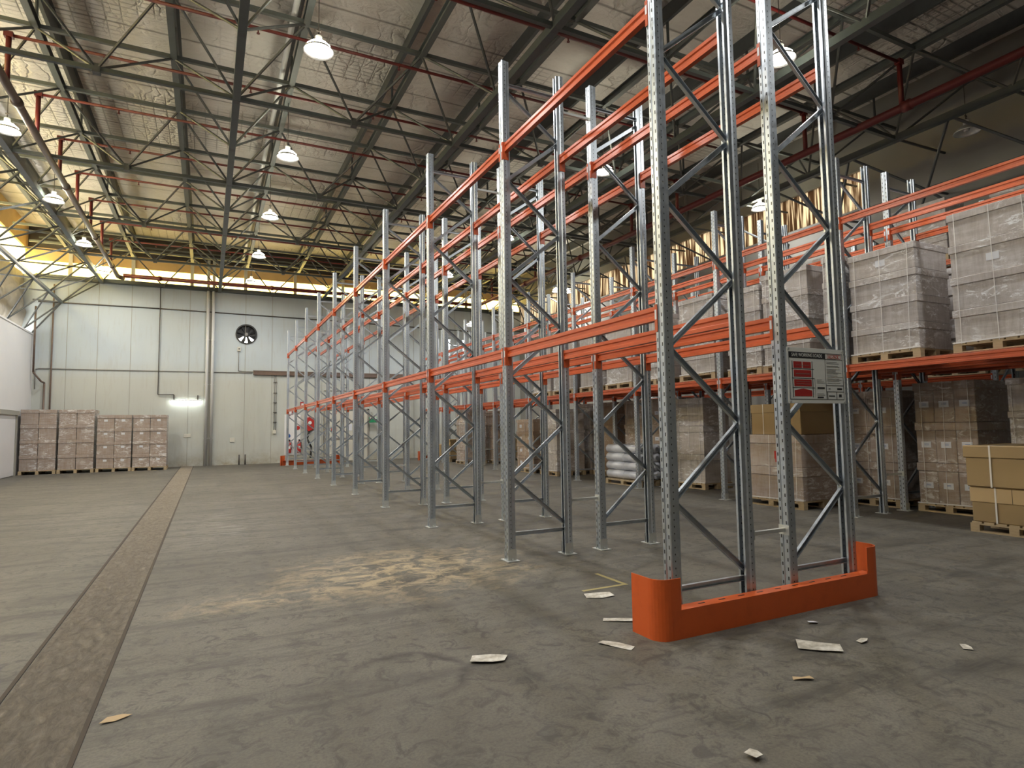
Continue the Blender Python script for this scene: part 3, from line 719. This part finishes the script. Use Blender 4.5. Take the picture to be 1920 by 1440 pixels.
# row spacers between the two rows
sp = MB().bar((.04, 0, 0), (G_ - .04, 0, 0), .03, .03).box(.045, .05, -.05, .05, -.04, .04).box(G_ - .05, G_ - .045, -.05, .05, -.04, .04).obj('row_spacer', m_plate)
sp0 = True
for k in range(10):
    for z, zn in ((.62, 'low'), (5.42, 'high')):
        o = sp if sp0 else sp.copy()
        if not sp0: COL.objects.link(o)
        sp0 = False; o.location = (XB_, k * BAY, z)
        tag(o, 'short %s row spacer bar joining the front rack rows, %s frame line' % (zn, ORD[k]), 'row spacer', 'row spacers of the front rack')
for k in range(10):
    o = sp.copy(); COL.objects.link(o); o.scale = (.58 / G_, 1, 1); o.location = (6.12 + W_, 2.72 - BAY + k * BAY, .62)
    tag(o, 'short low row spacer bar inside the loaded right rack, %s frame line' % ORD[k], 'row spacer', 'row spacers of the right rack')
# end guards
def guard(name, label, x0, x1, yend, s):
    g_ = thing(name, label, 'rack guard', ((x0 + x1) / 2, yend, 0), 0 if s < 0 else math.pi, 'orange rack end guards')
    hw = (x1 - x0) / 2; R = .11; D_ = .30
    def arc(cx, cy, a0, a1, n=7): return [(cx + R * math.cos(a0 + (a1 - a0) * i / n), cy + R * math.sin(a0 + (a1 - a0) * i / n)) for i in range(n + 1)]
    MB().box(-hw + .12, hw - .12, -.001, .009, 0, .20).box(-hw + .12, hw - .12, .009, .10, .19, .20).obj('channel', m_guard, g_)
    for sgn in (-1, 1):
        pts = [(-hw, D_)] + arc(-hw + R, R, math.pi, 1.5 * math.pi) + [(-hw + .2, 0)]
        if sgn > 0: pts = [(-x, y) for x, y in pts][::-1]
        MB().strip(pts, .008, 0, .42).obj('end_shield', m_guard, g_)
    for bx in (-.6, .6): MB().box(bx - .04, bx + .04, .01, .09, 0, .01).tube((bx, .05, .01), (bx, .05, .035), .014, 6).obj('anchor_bolt', m_plate, g_)
    g = MB()
    for q in range(9): g.box(-.8 + q * .2 - .03, -.8 + q * .2 + .03, .05, .062, .2, .202)
    g.obj('slots', m_black, g_)
    return g_
guard('rack_end_guard', 'bright orange steel end guard bolted at the near foot of the front rack', -.28, 2.2, -.17, -1)
guard('rack_end_guard', 'orange steel end guard at the far foot of the front rack', -.28, 2.2, 9 * BAY + .17, 1)

# right-hand loaded rack
RX = 6.12; RG = .58; OY = 2.72 - 2 * BAY   # first frame line is behind the camera plane
RA, RB, RC, RD = RX, RX + W_, RX + W_ + RG, RX + 2 * W_ + RG
for k in range(1, 11):
    y = OY + k * BAY
    put('A', (RA, y, 0), 0, 'galvanised upright frame in front row of the loaded right rack, %s from the camera' % ORD[k - 1], 'upright frames of the loaded right rack')
    put('B', (RC, y, 0), 0, 'galvanised upright frame in back row of the loaded right rack, %s from the camera' % ORD[k - 1], 'upright frames of the loaded right rack')
rr = [(RA, -1, 'front face'), (RB, 1, 'front row inner'), (RC, -1, 'back row inner'), (RD, 1, 'back face')]
for z, zn in ((2.30, 'lower'), (4.73, 'upper')):
    for x, s, nm in rr:
        for k in range(1, 10):
            beam(x, s, k, z, 0, OY, 'orange load beam, %s level, %s line of loaded right rack, %s bay' % (zn, nm, ORD[k - 1]), 'orange beams of the loaded right rack')
# mesh decks on lower level
g = MB()
for i in range(26): y = .06 + i * (BAY - .12) / 25; g.bar((-.02, y, .004), (W_ + .02, y, .004), .006, .006)
for i in range(9): x = -.02 + i * (W_ + .04) / 8; g.bar((x, .06, .0), (x, BAY - .06, .0), .006, .006)
deck0 = g.obj('wire_mesh', m_deckw)
dk = thing('mesh_deck', '', 'rack shelf', (0, 0, 0), 0, 'wire mesh decks of the right rack'); deck0.parent = dk
g = MB()
for i in range(4): y = .35 + i * .66; g.box(0.03, W_ - .03, y - .03, y + .03, -.03, -.004)
g.obj('support_channel', m_deckw, dk)
d0 = True
for x, nm in ((RA, 'front row'), (RC, 'back row')):
    for k in range(1, 10):
        o = dk if d0 else copy_tree(dk); d0 = False
        place(o, (x, OY + k * BAY, 2.419), 'orange wire mesh deck on the lower beams, %s of right rack, %s bay' % (nm, ORD[k - 1]))
guard('rack_end_guard', 'small orange steel guard at the far foot of the loaded right rack', RA - .25, RD + .2, OY + 10 * BAY + .17, 1)

# third rack row against the right wall, only its upper storage level shows
TX = 10.6
for k in range(2, 7):
    put('A', (TX, OY + k * BAY, 0), 0, 'galvanised upright frame of wall rack behind the loaded right rack, %s from the camera' % ORD[k - 2], 'upright frames of the wall rack')
    if k < 6:
        for x, s, nm in ((TX, -1, 'front'), (TX + W_, 1, 'rear')):
            for z, zn in ((2.3, 'lower'), (4.73, 'upper')):
                beam(x, s, k, z, 0, OY, 'orange %s %s beam of the wall rack behind the right rack, %s bay' % (zn, nm, ORD[k - 2]), 'orange beams of the wall rack')

# ================================================================ PALLET LOADS
block_me = MB().box(-.05, .05, -.055, .055, 0, .08).mesh('block', m_pine)
def pallet(parent, x0, x1, y0, y1, z0, hh=.14):
    p_ = bpy.data.objects.new('wooden_pallet', None); COL.objects.link(p_); p_.parent = parent
    n = 7; wy = (y1 - y0)
    g = MB()
    for i in range(n): a = y0 + wy * i / n; g.box(x0, x1, a + .006, a + wy / n - .02, z0 + hh - .022, z0 + hh)
    g.obj('deck_board', m_pine, p_)
    for fx_ in (0, .5, 1):
        for fy in (0, .5, 1):
            o = bpy.data.objects.new('block', block_me); COL.objects.link(o); o.parent = p_
            o.location = (x0 + .05 + (x1 - x0 - .1) * fx_, y0 + .055 + (wy - .11) * fy, z0 + .02)
    g = MB()
    for fx_ in (0, .5, 1): cx = x0 + .05 + (x1 - x0 - .1) * fx_; g.box(cx - .05, cx + .05, y0, y1, z0 + hh - .04, z0 + hh - .022); g.box(cx - .05, cx + .05, y0, y1, z0, z0 + .02)
    g.obj('stringer_board', m_pine, p_)
    return p_
def load(label, x, y, z, dx, dy, H, layers=4, m=None, lid=True, cols=1, labels=0, group=None, pal=True, film=True, lab_rows=None, mlid=None, lidh=.1, tall=None):
    # x,y = near-left corner (min x, min y); builds in local coordinates
    m = m or m_card_grey
    t_ = thing('pallet_load', label, 'pallet load', (x, y, z), 0, group)
    zz = 0
    if pal: pallet(t_, 0.0, dx, .0, dy, 0); zz = .141
    lh = (H - zz) / layers
    rnd = random.Random(label)
    cols_ = cols
    for k in range(layers):
        z0 = zz + k * lh; z1 = z0 + lh - .004
        for c in range(cols_):
            j = rnd.uniform(-.012, .012); a = .02 + (dy - .04) * c / cols_ + j * .3; b = .02 + (dy - .04) * (c + 1) / cols_ - .003 + j * .3
            o = MB().bevbox(.025 + j, dx - .025 + j, a, b, z0, z1, .008).obj('carton', m, t_)
            if lid: MB().bevbox(.008 + j, dx - .008 + j, a - .012, b + .012, z1 - lidh, z1 + .002, .006).obj('carton_lid', mlid or m, o)
            if labels and (lab_rows is None or k in lab_rows):
                g = MB()
                for q in range(labels):
                    yc = a + (b - a) * (q + .5) / labels; zc = z0 + lh * .22 if not lid else z0 + lh * .45
                    xf = .025 + j - .002
                    g.box(xf - .001, xf + .0005, yc - .075, yc + .075, zc - .05, zc + .05)
                g.obj('paper_label', m_label, o)
                if labels > 1 or cols > 1:
                    g = MB()
                    for q in range(labels):
                        yc = a + (b - a) * (q + .5) / labels; xf = .025 + j - .0035
                        for u in (.012, -.006): g.box(xf, xf + .0005, yc - .04, yc + .03, zc + u - .003, zc + u + .003)
                    g.obj('label_print', m_blue, o)
    if film:
        g = MB()
        for q in range(3):
            yy = dy * (.12 + .38 * q) + rnd.uniform(-.03, .03); g.bar((-.002, yy, zz - .02), (.002, yy + rnd.uniform(-.04, .04), H), .003, .008, up=(0, 1, 0))
        g.bar((.0, -.002, zz + .02), (.0, dy, zz + .0), .012, .02)
        g.obj('stretch_film', m_film, t_)
    return t_
Lz = 2.425
# left back corner : four wrapped stacks against the back wall
def load_front(label, x, dx, H, layers, labels, m=m_card_film, split=2, gloss=None):
    t_ = thing('pallet_load', label, 'pallet load', (x, 24.65, 0), 0, 'wrapped pallet loads in the left back corner')
    pallet(t_, 0, dx, 0, 1.15, 0); lh = (H - .141) / layers
    for k in range(layers):
        z0 = .141 + k * lh
        for c in range(split):
            a = .01 + (dx - .02) * c / split; b = .01 + (dx - .02) * (c + 1) / split - .004
            o = MB().bevbox(a + .006, b - .006, .03, 1.12, z0, z0 + lh - .004, .008).obj('carton', m, t_)
            MB().bevbox(a, b, .012, 1.135, z0 + lh - .13, z0 + lh - .002, .006).obj('carton_lid', m, o)
            if labels: MB().box((a + b) / 2 - .06, (a + b) / 2 + .06, .027, .0295, z0 + lh * .5, z0 + lh * .5 + .08).obj('paper_label', m_label, o)
    return t_
load_front('tall shrink-wrapped carton stack in the left back corner, farthest left', -9.3, 1.12, 2.42, 4, 0)
load_front('tall shrink-wrapped carton stack, second from the left in the back corner', -8.14, 1.15, 2.42, 4, 0)
load_front('lower wrapped carton stack with small labels, third from the left corner', -6.93, 1.17, 2.21, 4, 1)
load_front('lower wrapped carton stack with small labels, rightmost in the back corner', -5.74, 1.2, 2.21, 4, 1)

gA = 'wrapped loads on the right rack lower shelf'; gB = 'pallet loads on the ground under the right rack'; gC = 'loads on the wall rack'
# shelf level, front row
load('largest silvery wrapped carton stack on the shelf at the right edge', 6.15, .10, Lz, 1.15, 1.06, 1.95, 4, labels=1, lab_rows=(2,), group=gA)
load('silvery wrapped carton stack on the shelf just right of the signboard', 6.15, 1.59, Lz, .88, 1.06, 1.74, 4, labels=1, lab_rows=(3,), group=gA)
load('partly hidden wrapped stack on the shelf behind the signboard frame', 6.15, 2.80, Lz, 1.0, .32, 1.85, 4, group=gA)
load('wrapped stack with dark side on the shelf left of the signboard', 6.15, 3.38, Lz, 1.0, 1.0, 1.83, 4, group=gA)
load('narrow grey wrapped stack on the second bay of the right shelf', 6.15, 4.42, Lz, .8, .82, 1.7, 4, group=gA)
load('wrapped carton stack on the right shelf behind the near front frame', 6.15, 5.58, Lz, 1.05, 1.04, 1.78, 4, group=gA)
load('grey wrapped stack on the shelf, left of the near front frame', 6.15, 6.95, Lz, 1.0, 1.0, 1.6, 4, group=gA)
load('pale wrapped stack on the shelf above the white film rolls', 6.15, 8.3, Lz, 1.05, 1.1, 1.62, 3, group=gA)
load('grey wrapped stack on the shelf left of the one above the rolls', 6.15, 9.62, Lz, 1.05, 1.0, 1.66, 3, group=gA)
load('tall grey stack on the shelf at the middle of the right rack', 6.15, 10.95, Lz, 1.05, 1.15, 1.8, 3, group=gA)
load('last wrapped stack on the lower shelf before the empty far bays', 6.15, 12.25, Lz, 1.05, 1.1, 1.66, 3, group=gA, labels=1, lab_rows=(0,))
# shelf level, back row
for k, (y, hgt) in enumerate([(.1, 1.6), (1.45, 1.55), (2.85, 1.6), (4.1, 1.5), (5.6, 1.62), (6.9, 1.6), (8.3, 1.55), (9.6, 1.6)]):
    load('wrapped stack on the back row shelf of the right rack, %s from the camera' % ORD[k], 7.62, y, Lz, .95, 1.12, hgt, 4, group='wrapped loads on the back row shelf', film=False)
# wall rack upper level
for k, (y, H) in enumerate([(.35, 1.15), (1.66, 1.15), (3.42, 1.35), (5.5, .8)]):
    load('shadowed wrapped stack on the upper shelf by the right wall, %s from the camera' % ORD[k], 10.65, y, 4.845, .75, (1.2, .98, 1.2, 1.1)[k], H, 3, group=gC, film=False)
load('small brown carton on the upper shelf by the striped daylight strip', 10.7, 6.9, 4.845, .6, .55, .5, 1, m=m_card, film=False, pal=False, lid=False, group=gC)
for k, y in enumerate((1.3, 2.9, 4.2, 5.7, 6.92)):
    load('wrapped stack on the lower shelf of the wall rack, %s from the camera' % ORD[k], 10.65, y, Lz, .75, 1.1, 1.9, 3, group=gC, film=False)
# ground level
load('tall labelled wrapped stack on the ground beside the strapped boxes', 7.62, 1.64, 0, 1.1, .96, 2.14, 3, m=m_card_film, cols=3, labels=1, group=gB, lidh=.13)
load('tall wrapped stack on the ground behind the strapped boxes, right edge', 7.62, .2, 0, 1.1, 1.05, 2.12, 4, group=gB)
load('labelled wrapped stack seen through the right rack frame, below the signboard', 7.62, 2.86, 0, 1.1, 1.05, 2.05, 3, m=m_card_film, cols=2, labels=1, group=gB, lidh=.13)
load('wrapped stack on the ground behind the red-marked cartons', 7.62, 4.15, 0, 1.1, 1.05, 2.05, 3, m=m_card_grey, cols=2, group=gB)
load('tall grey wrapped stack on the ground behind the near front frame', 7.1, 6.95, 0, .86, .96, 2.12, 3, group=gB, lidh=.14)
load('brown wrapped stack standing behind the white film rolls, near one', 7.62, 8.35, 0, 1.0, 1.15, 2.2, 3, m=m_card_film, cols=2, group=gB, labels=1)
load('brown wrapped stack standing behind the white film rolls, far one', 7.62, 9.56, 0, 1.0, 1.04, 2.2, 3, m=m_card_film, cols=2, group=gB)
load('dark tall wrapped stack on the ground left of the white film rolls', 7.62, 11.05, 0, 1.0, 1.15, 2.2, 3, m=m_card_back, group=gB)
load('second dark tall wrapped stack, left of the first dark one', 7.62, 12.32, 0, 1.0, .98, 2.2, 3, m=m_card_grey, group=gB)
load('grey tall wrapped stack on the ground at the middle of the right rack', 6.35, 12.28, 0, 1.05, 1.04, 2.03, 3, group=gB)
load('brown carton stack with small labels on the ground, right rack middle', 6.35, 13.75, 0, 1.05, 1.2, 1.75, 4, m=m_card_back, cols=2, labels=1, group=gB)
load('tall pale carton stack with dark wrap near the far end', 6.35, 19.6, 0, 1.0, 1.0, 2.26, 4, m=m_card_film, group=gB)
load('tall dark wrapped stack behind the pale one near the far end', 7.55, 19.3, 0, 1.0, 1.0, 2.2, 4, m=m_card_back, group=gB)
load('low brown boxes on a pallet near the far end, right one', 9.1, 20.9, 0, 1.0, 1.1, 1.0, 2, m=m_card, group=gB, film=False)
load('low brown boxes on a pallet near the far end, left one', 6.5, 21.7, 0, 1.0, 1.1, 1.0, 2, m=m_card, group=gB, film=False)
load('pair of small open cartons on the floor near the far guard', 6.6, 23.2, 0, .9, .9, .75, 1, m=m_card, cols=2, group=gB, film=False, lid=False)

# half-height wrapped stack with red mark and two plain cartons on top
t_ = load('half-height wrapped cartons with a red mark behind the signboard frame', 6.08, 3.60, 0, 1.15, 1.36, 1.29, 2, m=m_card_film, labels=0, group=gB, lidh=.15)
MB().box(.018, .0215, .50, .58, .86, 1.0).box(.018, .0215, .53, .56, .80, .86).obj('red_mark', m_redp, t_)
MB().box(.003, .0065, .85, .95, 1.17, 1.25).obj('paper_label', m_label, t_)
for y, lb in ((3.68, 'plain kraft carton atop the red-marked stack, near one'), (4.22, 'plain kraft carton atop the red-marked stack, far one')):
    t_ = thing('strapped_carton', lb, 'carton', (6.2, y, 1.2935), 0, 'kraft cartons on the red-marked stack')
    o = MB().bevbox(0, .95, 0, .53, 0, .55, .008).obj('carton', m_card, t_)
    MB().bevbox(-.01, .96, -.004, .534, .40, .56, .006).obj('lid', m_card, t_)
    MB().box(-.013, -.0105, .24, .255, .0, .56).box(-.013, .963, .24, .255, .5605, .563).obj('strap', m_rope, t_)

# two big strapped boxes at the right edge
t_ = thing('wooden_pallet', 'pine pallet under the two strapped kraft boxes at right edge', 'pallet', (6.2, .12, 0))
pp = pallet(t_, 0, 1.1, 0, 1.0, 0)
for ch in list(pp.children): ch.parent = t_
bpy.data.objects.remove(pp)
t_ = thing('strapped_carton', 'lower strapped kraft box with torn pale lid, right edge', 'carton', (6.21, .11, .1405), 0, 'large strapped kraft boxes')
g = MB().bevbox(0, 1.05, .02, .98, 0, .46, .012).obj('carton', m_card, t_)
MB().bevbox(-.015, 1.06, .005, .995, .26, .468, .012).obj('lid', m_cardl, t_)
MB().box(-.019, -.0155, .68, .70, .0, .47).obj('strap', m_rope, t_)
MB().box(-.0165, -.0152, .50, .506, .27, .46).obj('lid_crease', m_groove, t_)
t_ = thing('strapped_carton', 'upper strapped kraft box with lid, right edge', 'carton', (6.16, .10, .612), 0, 'large strapped kraft boxes')
MB().bevbox(0, 1.1, .02, 1.01, 0, .5, .012).obj('carton', m_card, t_)
MB().bevbox(-.018, 1.12, .0, 1.03, .385, .548, .01).obj('lid', m_card, t_)
MB().box(-.022, -.0185, .70, .72, .0, .55).box(-.022, 1.124, .70, .72, .5485, .552).obj('strap', m_rope, t_)

# film rolls on a pallet
t_ = thing('wooden_pallet', 'pine pallet under the white film rolls', 'pallet', (6.3, 8.3, 0))
pp = pallet(t_, 0, 1.15, 0, 1.4, 0)
for ch in list(pp.children): ch.parent = t_
bpy.data.objects.remove(pp)
rn = 0
roll_me = None
rb = thing('film_roll', '', 'roll', (0, 0, 0), 0, 'stacked white film rolls on a pallet')
MB().tube((0, 0, 0), (0, .68, 0), .108, 16).obj('wrap', m_roll, rb, True)
MB().tube((0, -.003, 0), (0, -.001, 0), .05, 12).tube((0, .681, 0), (0, .683, 0), .05, 12).obj('core', m_rolld, rb)
r0 = True
RN = ['bottom', 'second', 'third', 'top']
for lay in range(4):
    for half in range(2):
        for q in range(5):
            o = rb if r0 else copy_tree(rb); r0 = False
            place(o, (6.42 + q * .222, 8.3 + half * .695, .255 + lay * .217), 'white film roll, %s layer, %s half of the pallet, %s from its left side' % (RN[lay], ('near', 'far')[half], ('first', 'second', 'third', 'fourth', 'fifth')[q]))

# ================================================================ LOAD SIGN
sg = thing('load_sign', 'white safe working loads sign fixed across the right near frame', 'sign', (1.245, -.068, 1.665))
MB().bevbox(0, .735, -.002, .002, 0, .475, .001).obj('board', m_signw, sg)
def R_(g, x0, x1, z0, z1, y=-.0026): g.box(x0, x1, y - .0006, y + .0006, z0, z1); return g
g = MB(); R_(g, .02, .485, .385, .437)
R_(g, .02, .024, .035, .437); R_(g, .711, .715, .035, .437); R_(g, .02, .715, .033, .037); R_(g, .485, .715, .433, .437); R_(g, .485, .715, .383, .387)
R_(g, .478, .482, .035, .385); R_(g, .485, .715, .155, .159); R_(g, .485, .715, .1, .104); R_(g, .49, .498, .035, .1); R_(g, .612, .618, .035, .1)
R_(g, .055, .062, .05, .36); R_(g, .305, .312, .05, .36)
for z in (.295, .215, .135): R_(g, .05, .33, z - .004, z)
R_(g, .335, .337, .05, .215)
g.obj('ruled_lines', m_print, sg)
for x0, x1, z0, z1 in ((.075, .178, .30, .355), (.190, .293, .30, .355), (.075, .293, .225, .283), (.075, .293, .145, .203)): R_(MB(), x0, x1, z0, z1).obj('red_panel', m_redp, sg)
g = MB()
g.add([(.075, -.0026, .06), (.293, -.0026, .06), (.293, -.0026, .11), (.184, -.0026, .125), (.075, -.0026, .11), (.075, -.0034, .06), (.293, -.0034, .06), (.293, -.0034, .11), (.184, -.0034, .125), (.075, -.0034, .11)],
      [(0, 1, 2, 3, 4), (9, 8, 7, 6, 5), (0, 5, 6, 1), (1, 6, 7, 2), (2, 7, 8, 3), (3, 8, 9, 4), (4, 9, 5, 0)])
g.obj('red_panel', m_redp, sg); g = MB()
R_(g, .51, .690, .392, .395); R_(g, .51, .690, .424, .427); R_(g, .51, .513, .392, .427); R_(g, .687, .690, .392, .427)
g.obj('logo_frame', m_redp, sg)
g = MB(); rs = random.Random(3)
for z in (.365, .352, .33, .322, .302, .292, .282, .272, .262, .245, .232, .218, .208, .198, .18): R_(g, .497, .497 + rs.uniform(.12, .205), z - .0035, z)
for z in (.205, .19, .178, .085, .072): R_(g, .36, .36 + rs.uniform(.06, .11), z - .003, z)
for z in (.325, .255, .25, .185, .165): R_(g, .10, .27, z - .0025, z, -.0036)
g.obj('fine_print', m_cond, sg)
g = MB(); R_(g, .365, .46, .125, .14); R_(g, .36, .44, .045, .058); R_(g, .625, .69, .12, .135); R_(g, .51, .59, .06, .07); R_(g, .645, .68, .055, .08); R_(g, .51, .535, .124, .131)
g.obj('bold_print', m_print, sg)
RX90 = Matrix.Rotation(math.pi / 2, 4, 'X')
text_mesh('SAFE WORKING LOADS', .042, 'sign_title', m_signw, sg, Matrix.Translation((.055, -.0036, .398)) @ RX90 @ Matrix.Diagonal((.86, 1, 1, 1)))
text_mesh('ALL-PACK', .032, 'sign_logo', m_redp, sg, Matrix.Translation((.525, -.003, .398)) @ RX90 @ Matrix.Diagonal((.98, 1, 1, 1)))
for x, z in ((.02, .012), (.715, .462), (.02, .462), (.715, .012)): MB().tube((x, -.008, z), (x, .004, z), .008, 8).obj('screw', m_plate, sg)

# ================================================================ FLOOR LITTER
def scrap(label, x, y, pts, rz, m=m_paper, h=.004, nm='paper_scrap'):
    g = MB(); n = len(pts)
    rs = random.Random(label)
    c = (sum(p[0] for p in pts) / n, sum(p[1] for p in pts) / n)
    top = [(px, py, h + rs.uniform(0, .012)) for px, py in pts] + [(c[0], c[1], h + .004)]
    bot = [(px, py, z - .0015) for px, py, z in top]
    vs = top + bot; k = n + 1
    fs = [(i, (i + 1) % n, n) for i in range(n)] + [(k + (i + 1) % n, k + i, k + n) for i in range(n)] + [(i, k + i, k + (i + 1) % n, (i + 1) % n) for i in range(n)]
    o = g.add(vs, fs).obj(nm, m); o.location = (x, y, 0); o.rotation_euler = (0, 0, rz); return tag(o, label, 'litter', 'paper litter on the floor')
scrap('crumpled white paper sheet on the floor left of the end guard', .04, 1.02, [(-.13, -.06), (0, -.09), (.13, -.05), (.12, .07), (0, .08), (-.12, .06)], -.3)
scrap('long thin white paper strip left of the end guard', -.19, .36, [(-.16, -.03), (.02, -.04), (.15, -.03), (.14, .03), (0, .02), (-.15, .035)], -.55)
scrap('narrow torn paper slip below the guard left end', -.56, -.05, [(-.12, -.035), (.0, -.03), (.12, -.04), (.12, .03), (0, .04), (-.11, .03)], -1.0)
scrap('flat white printed sheet on the floor in front of the guard', .60, -.73, [(-.14, -.08), (0, -.09), (.13, -.08), (.14, .07), (.02, .08), (-.13, .09)], -.75)
scrap('grey crumpled card lying alone near the photo middle', -1.43, .15, [(-.12, -.05), (.02, -.08), (.1, -.06), (.13, .04), (.02, .05), (-.1, .07)], -.35, m_paper, .006)
scrap('small curled tan scrap in front of the guard', .06, -1.02, [(-.06, -.015), (0, -.02), (.06, -.02), (.05, .02), (0, .012), (-.05, .02)], -.5, m_tan)
scrap('small crumpled cream scrap near the photo bottom edge', -.86, -1.48, [(-.035, -.03), (.02, -.035), (.04, 0), (.03, .03), (-.02, .035)], .3, m_paper, .015)
scrap('tiny white paper dot just in front of the guard', 1.0, -.38, [(-.04, -.02), (.02, -.025), (.045, .0), (.02, .025), (-.03, .02)], -.4, m_label)
scrap('small torn grey scrap right of the printed sheet', .95, -.80, [(-.06, -.02), (.0, -.03), (.06, -.01), (.03, .02), (-.03, .03)], .2)
scrap('small torn pale scrap farther right on the bare floor', 1.42, -1.2, [(-.05, -.02), (.0, -.03), (.05, -.02), (.04, .02), (-.03, .03)], .9)
scrap('yellow leaf-like scrap beside the concrete strip', -3.49, .35, [(-.07, -.02), (.0, -.03), (.08, -.005), (.04, .025), (-.03, .03)], .2, m_tan)
scrap('white paper scrap on the floor between the two racks', 5.0, 8.1, [(-.14, -.05), (.0, -.09), (.15, -.02), (.08, .07), (-.08, .08)], .3)
struct('trim_14', MB().box(.0, .5, 1.2, 1.24, -.002, .001).box(.46, .5, 1.2, 1.7, -.002, .0011), mat('faded_yellow_line', (.34, .29, .13), .8))
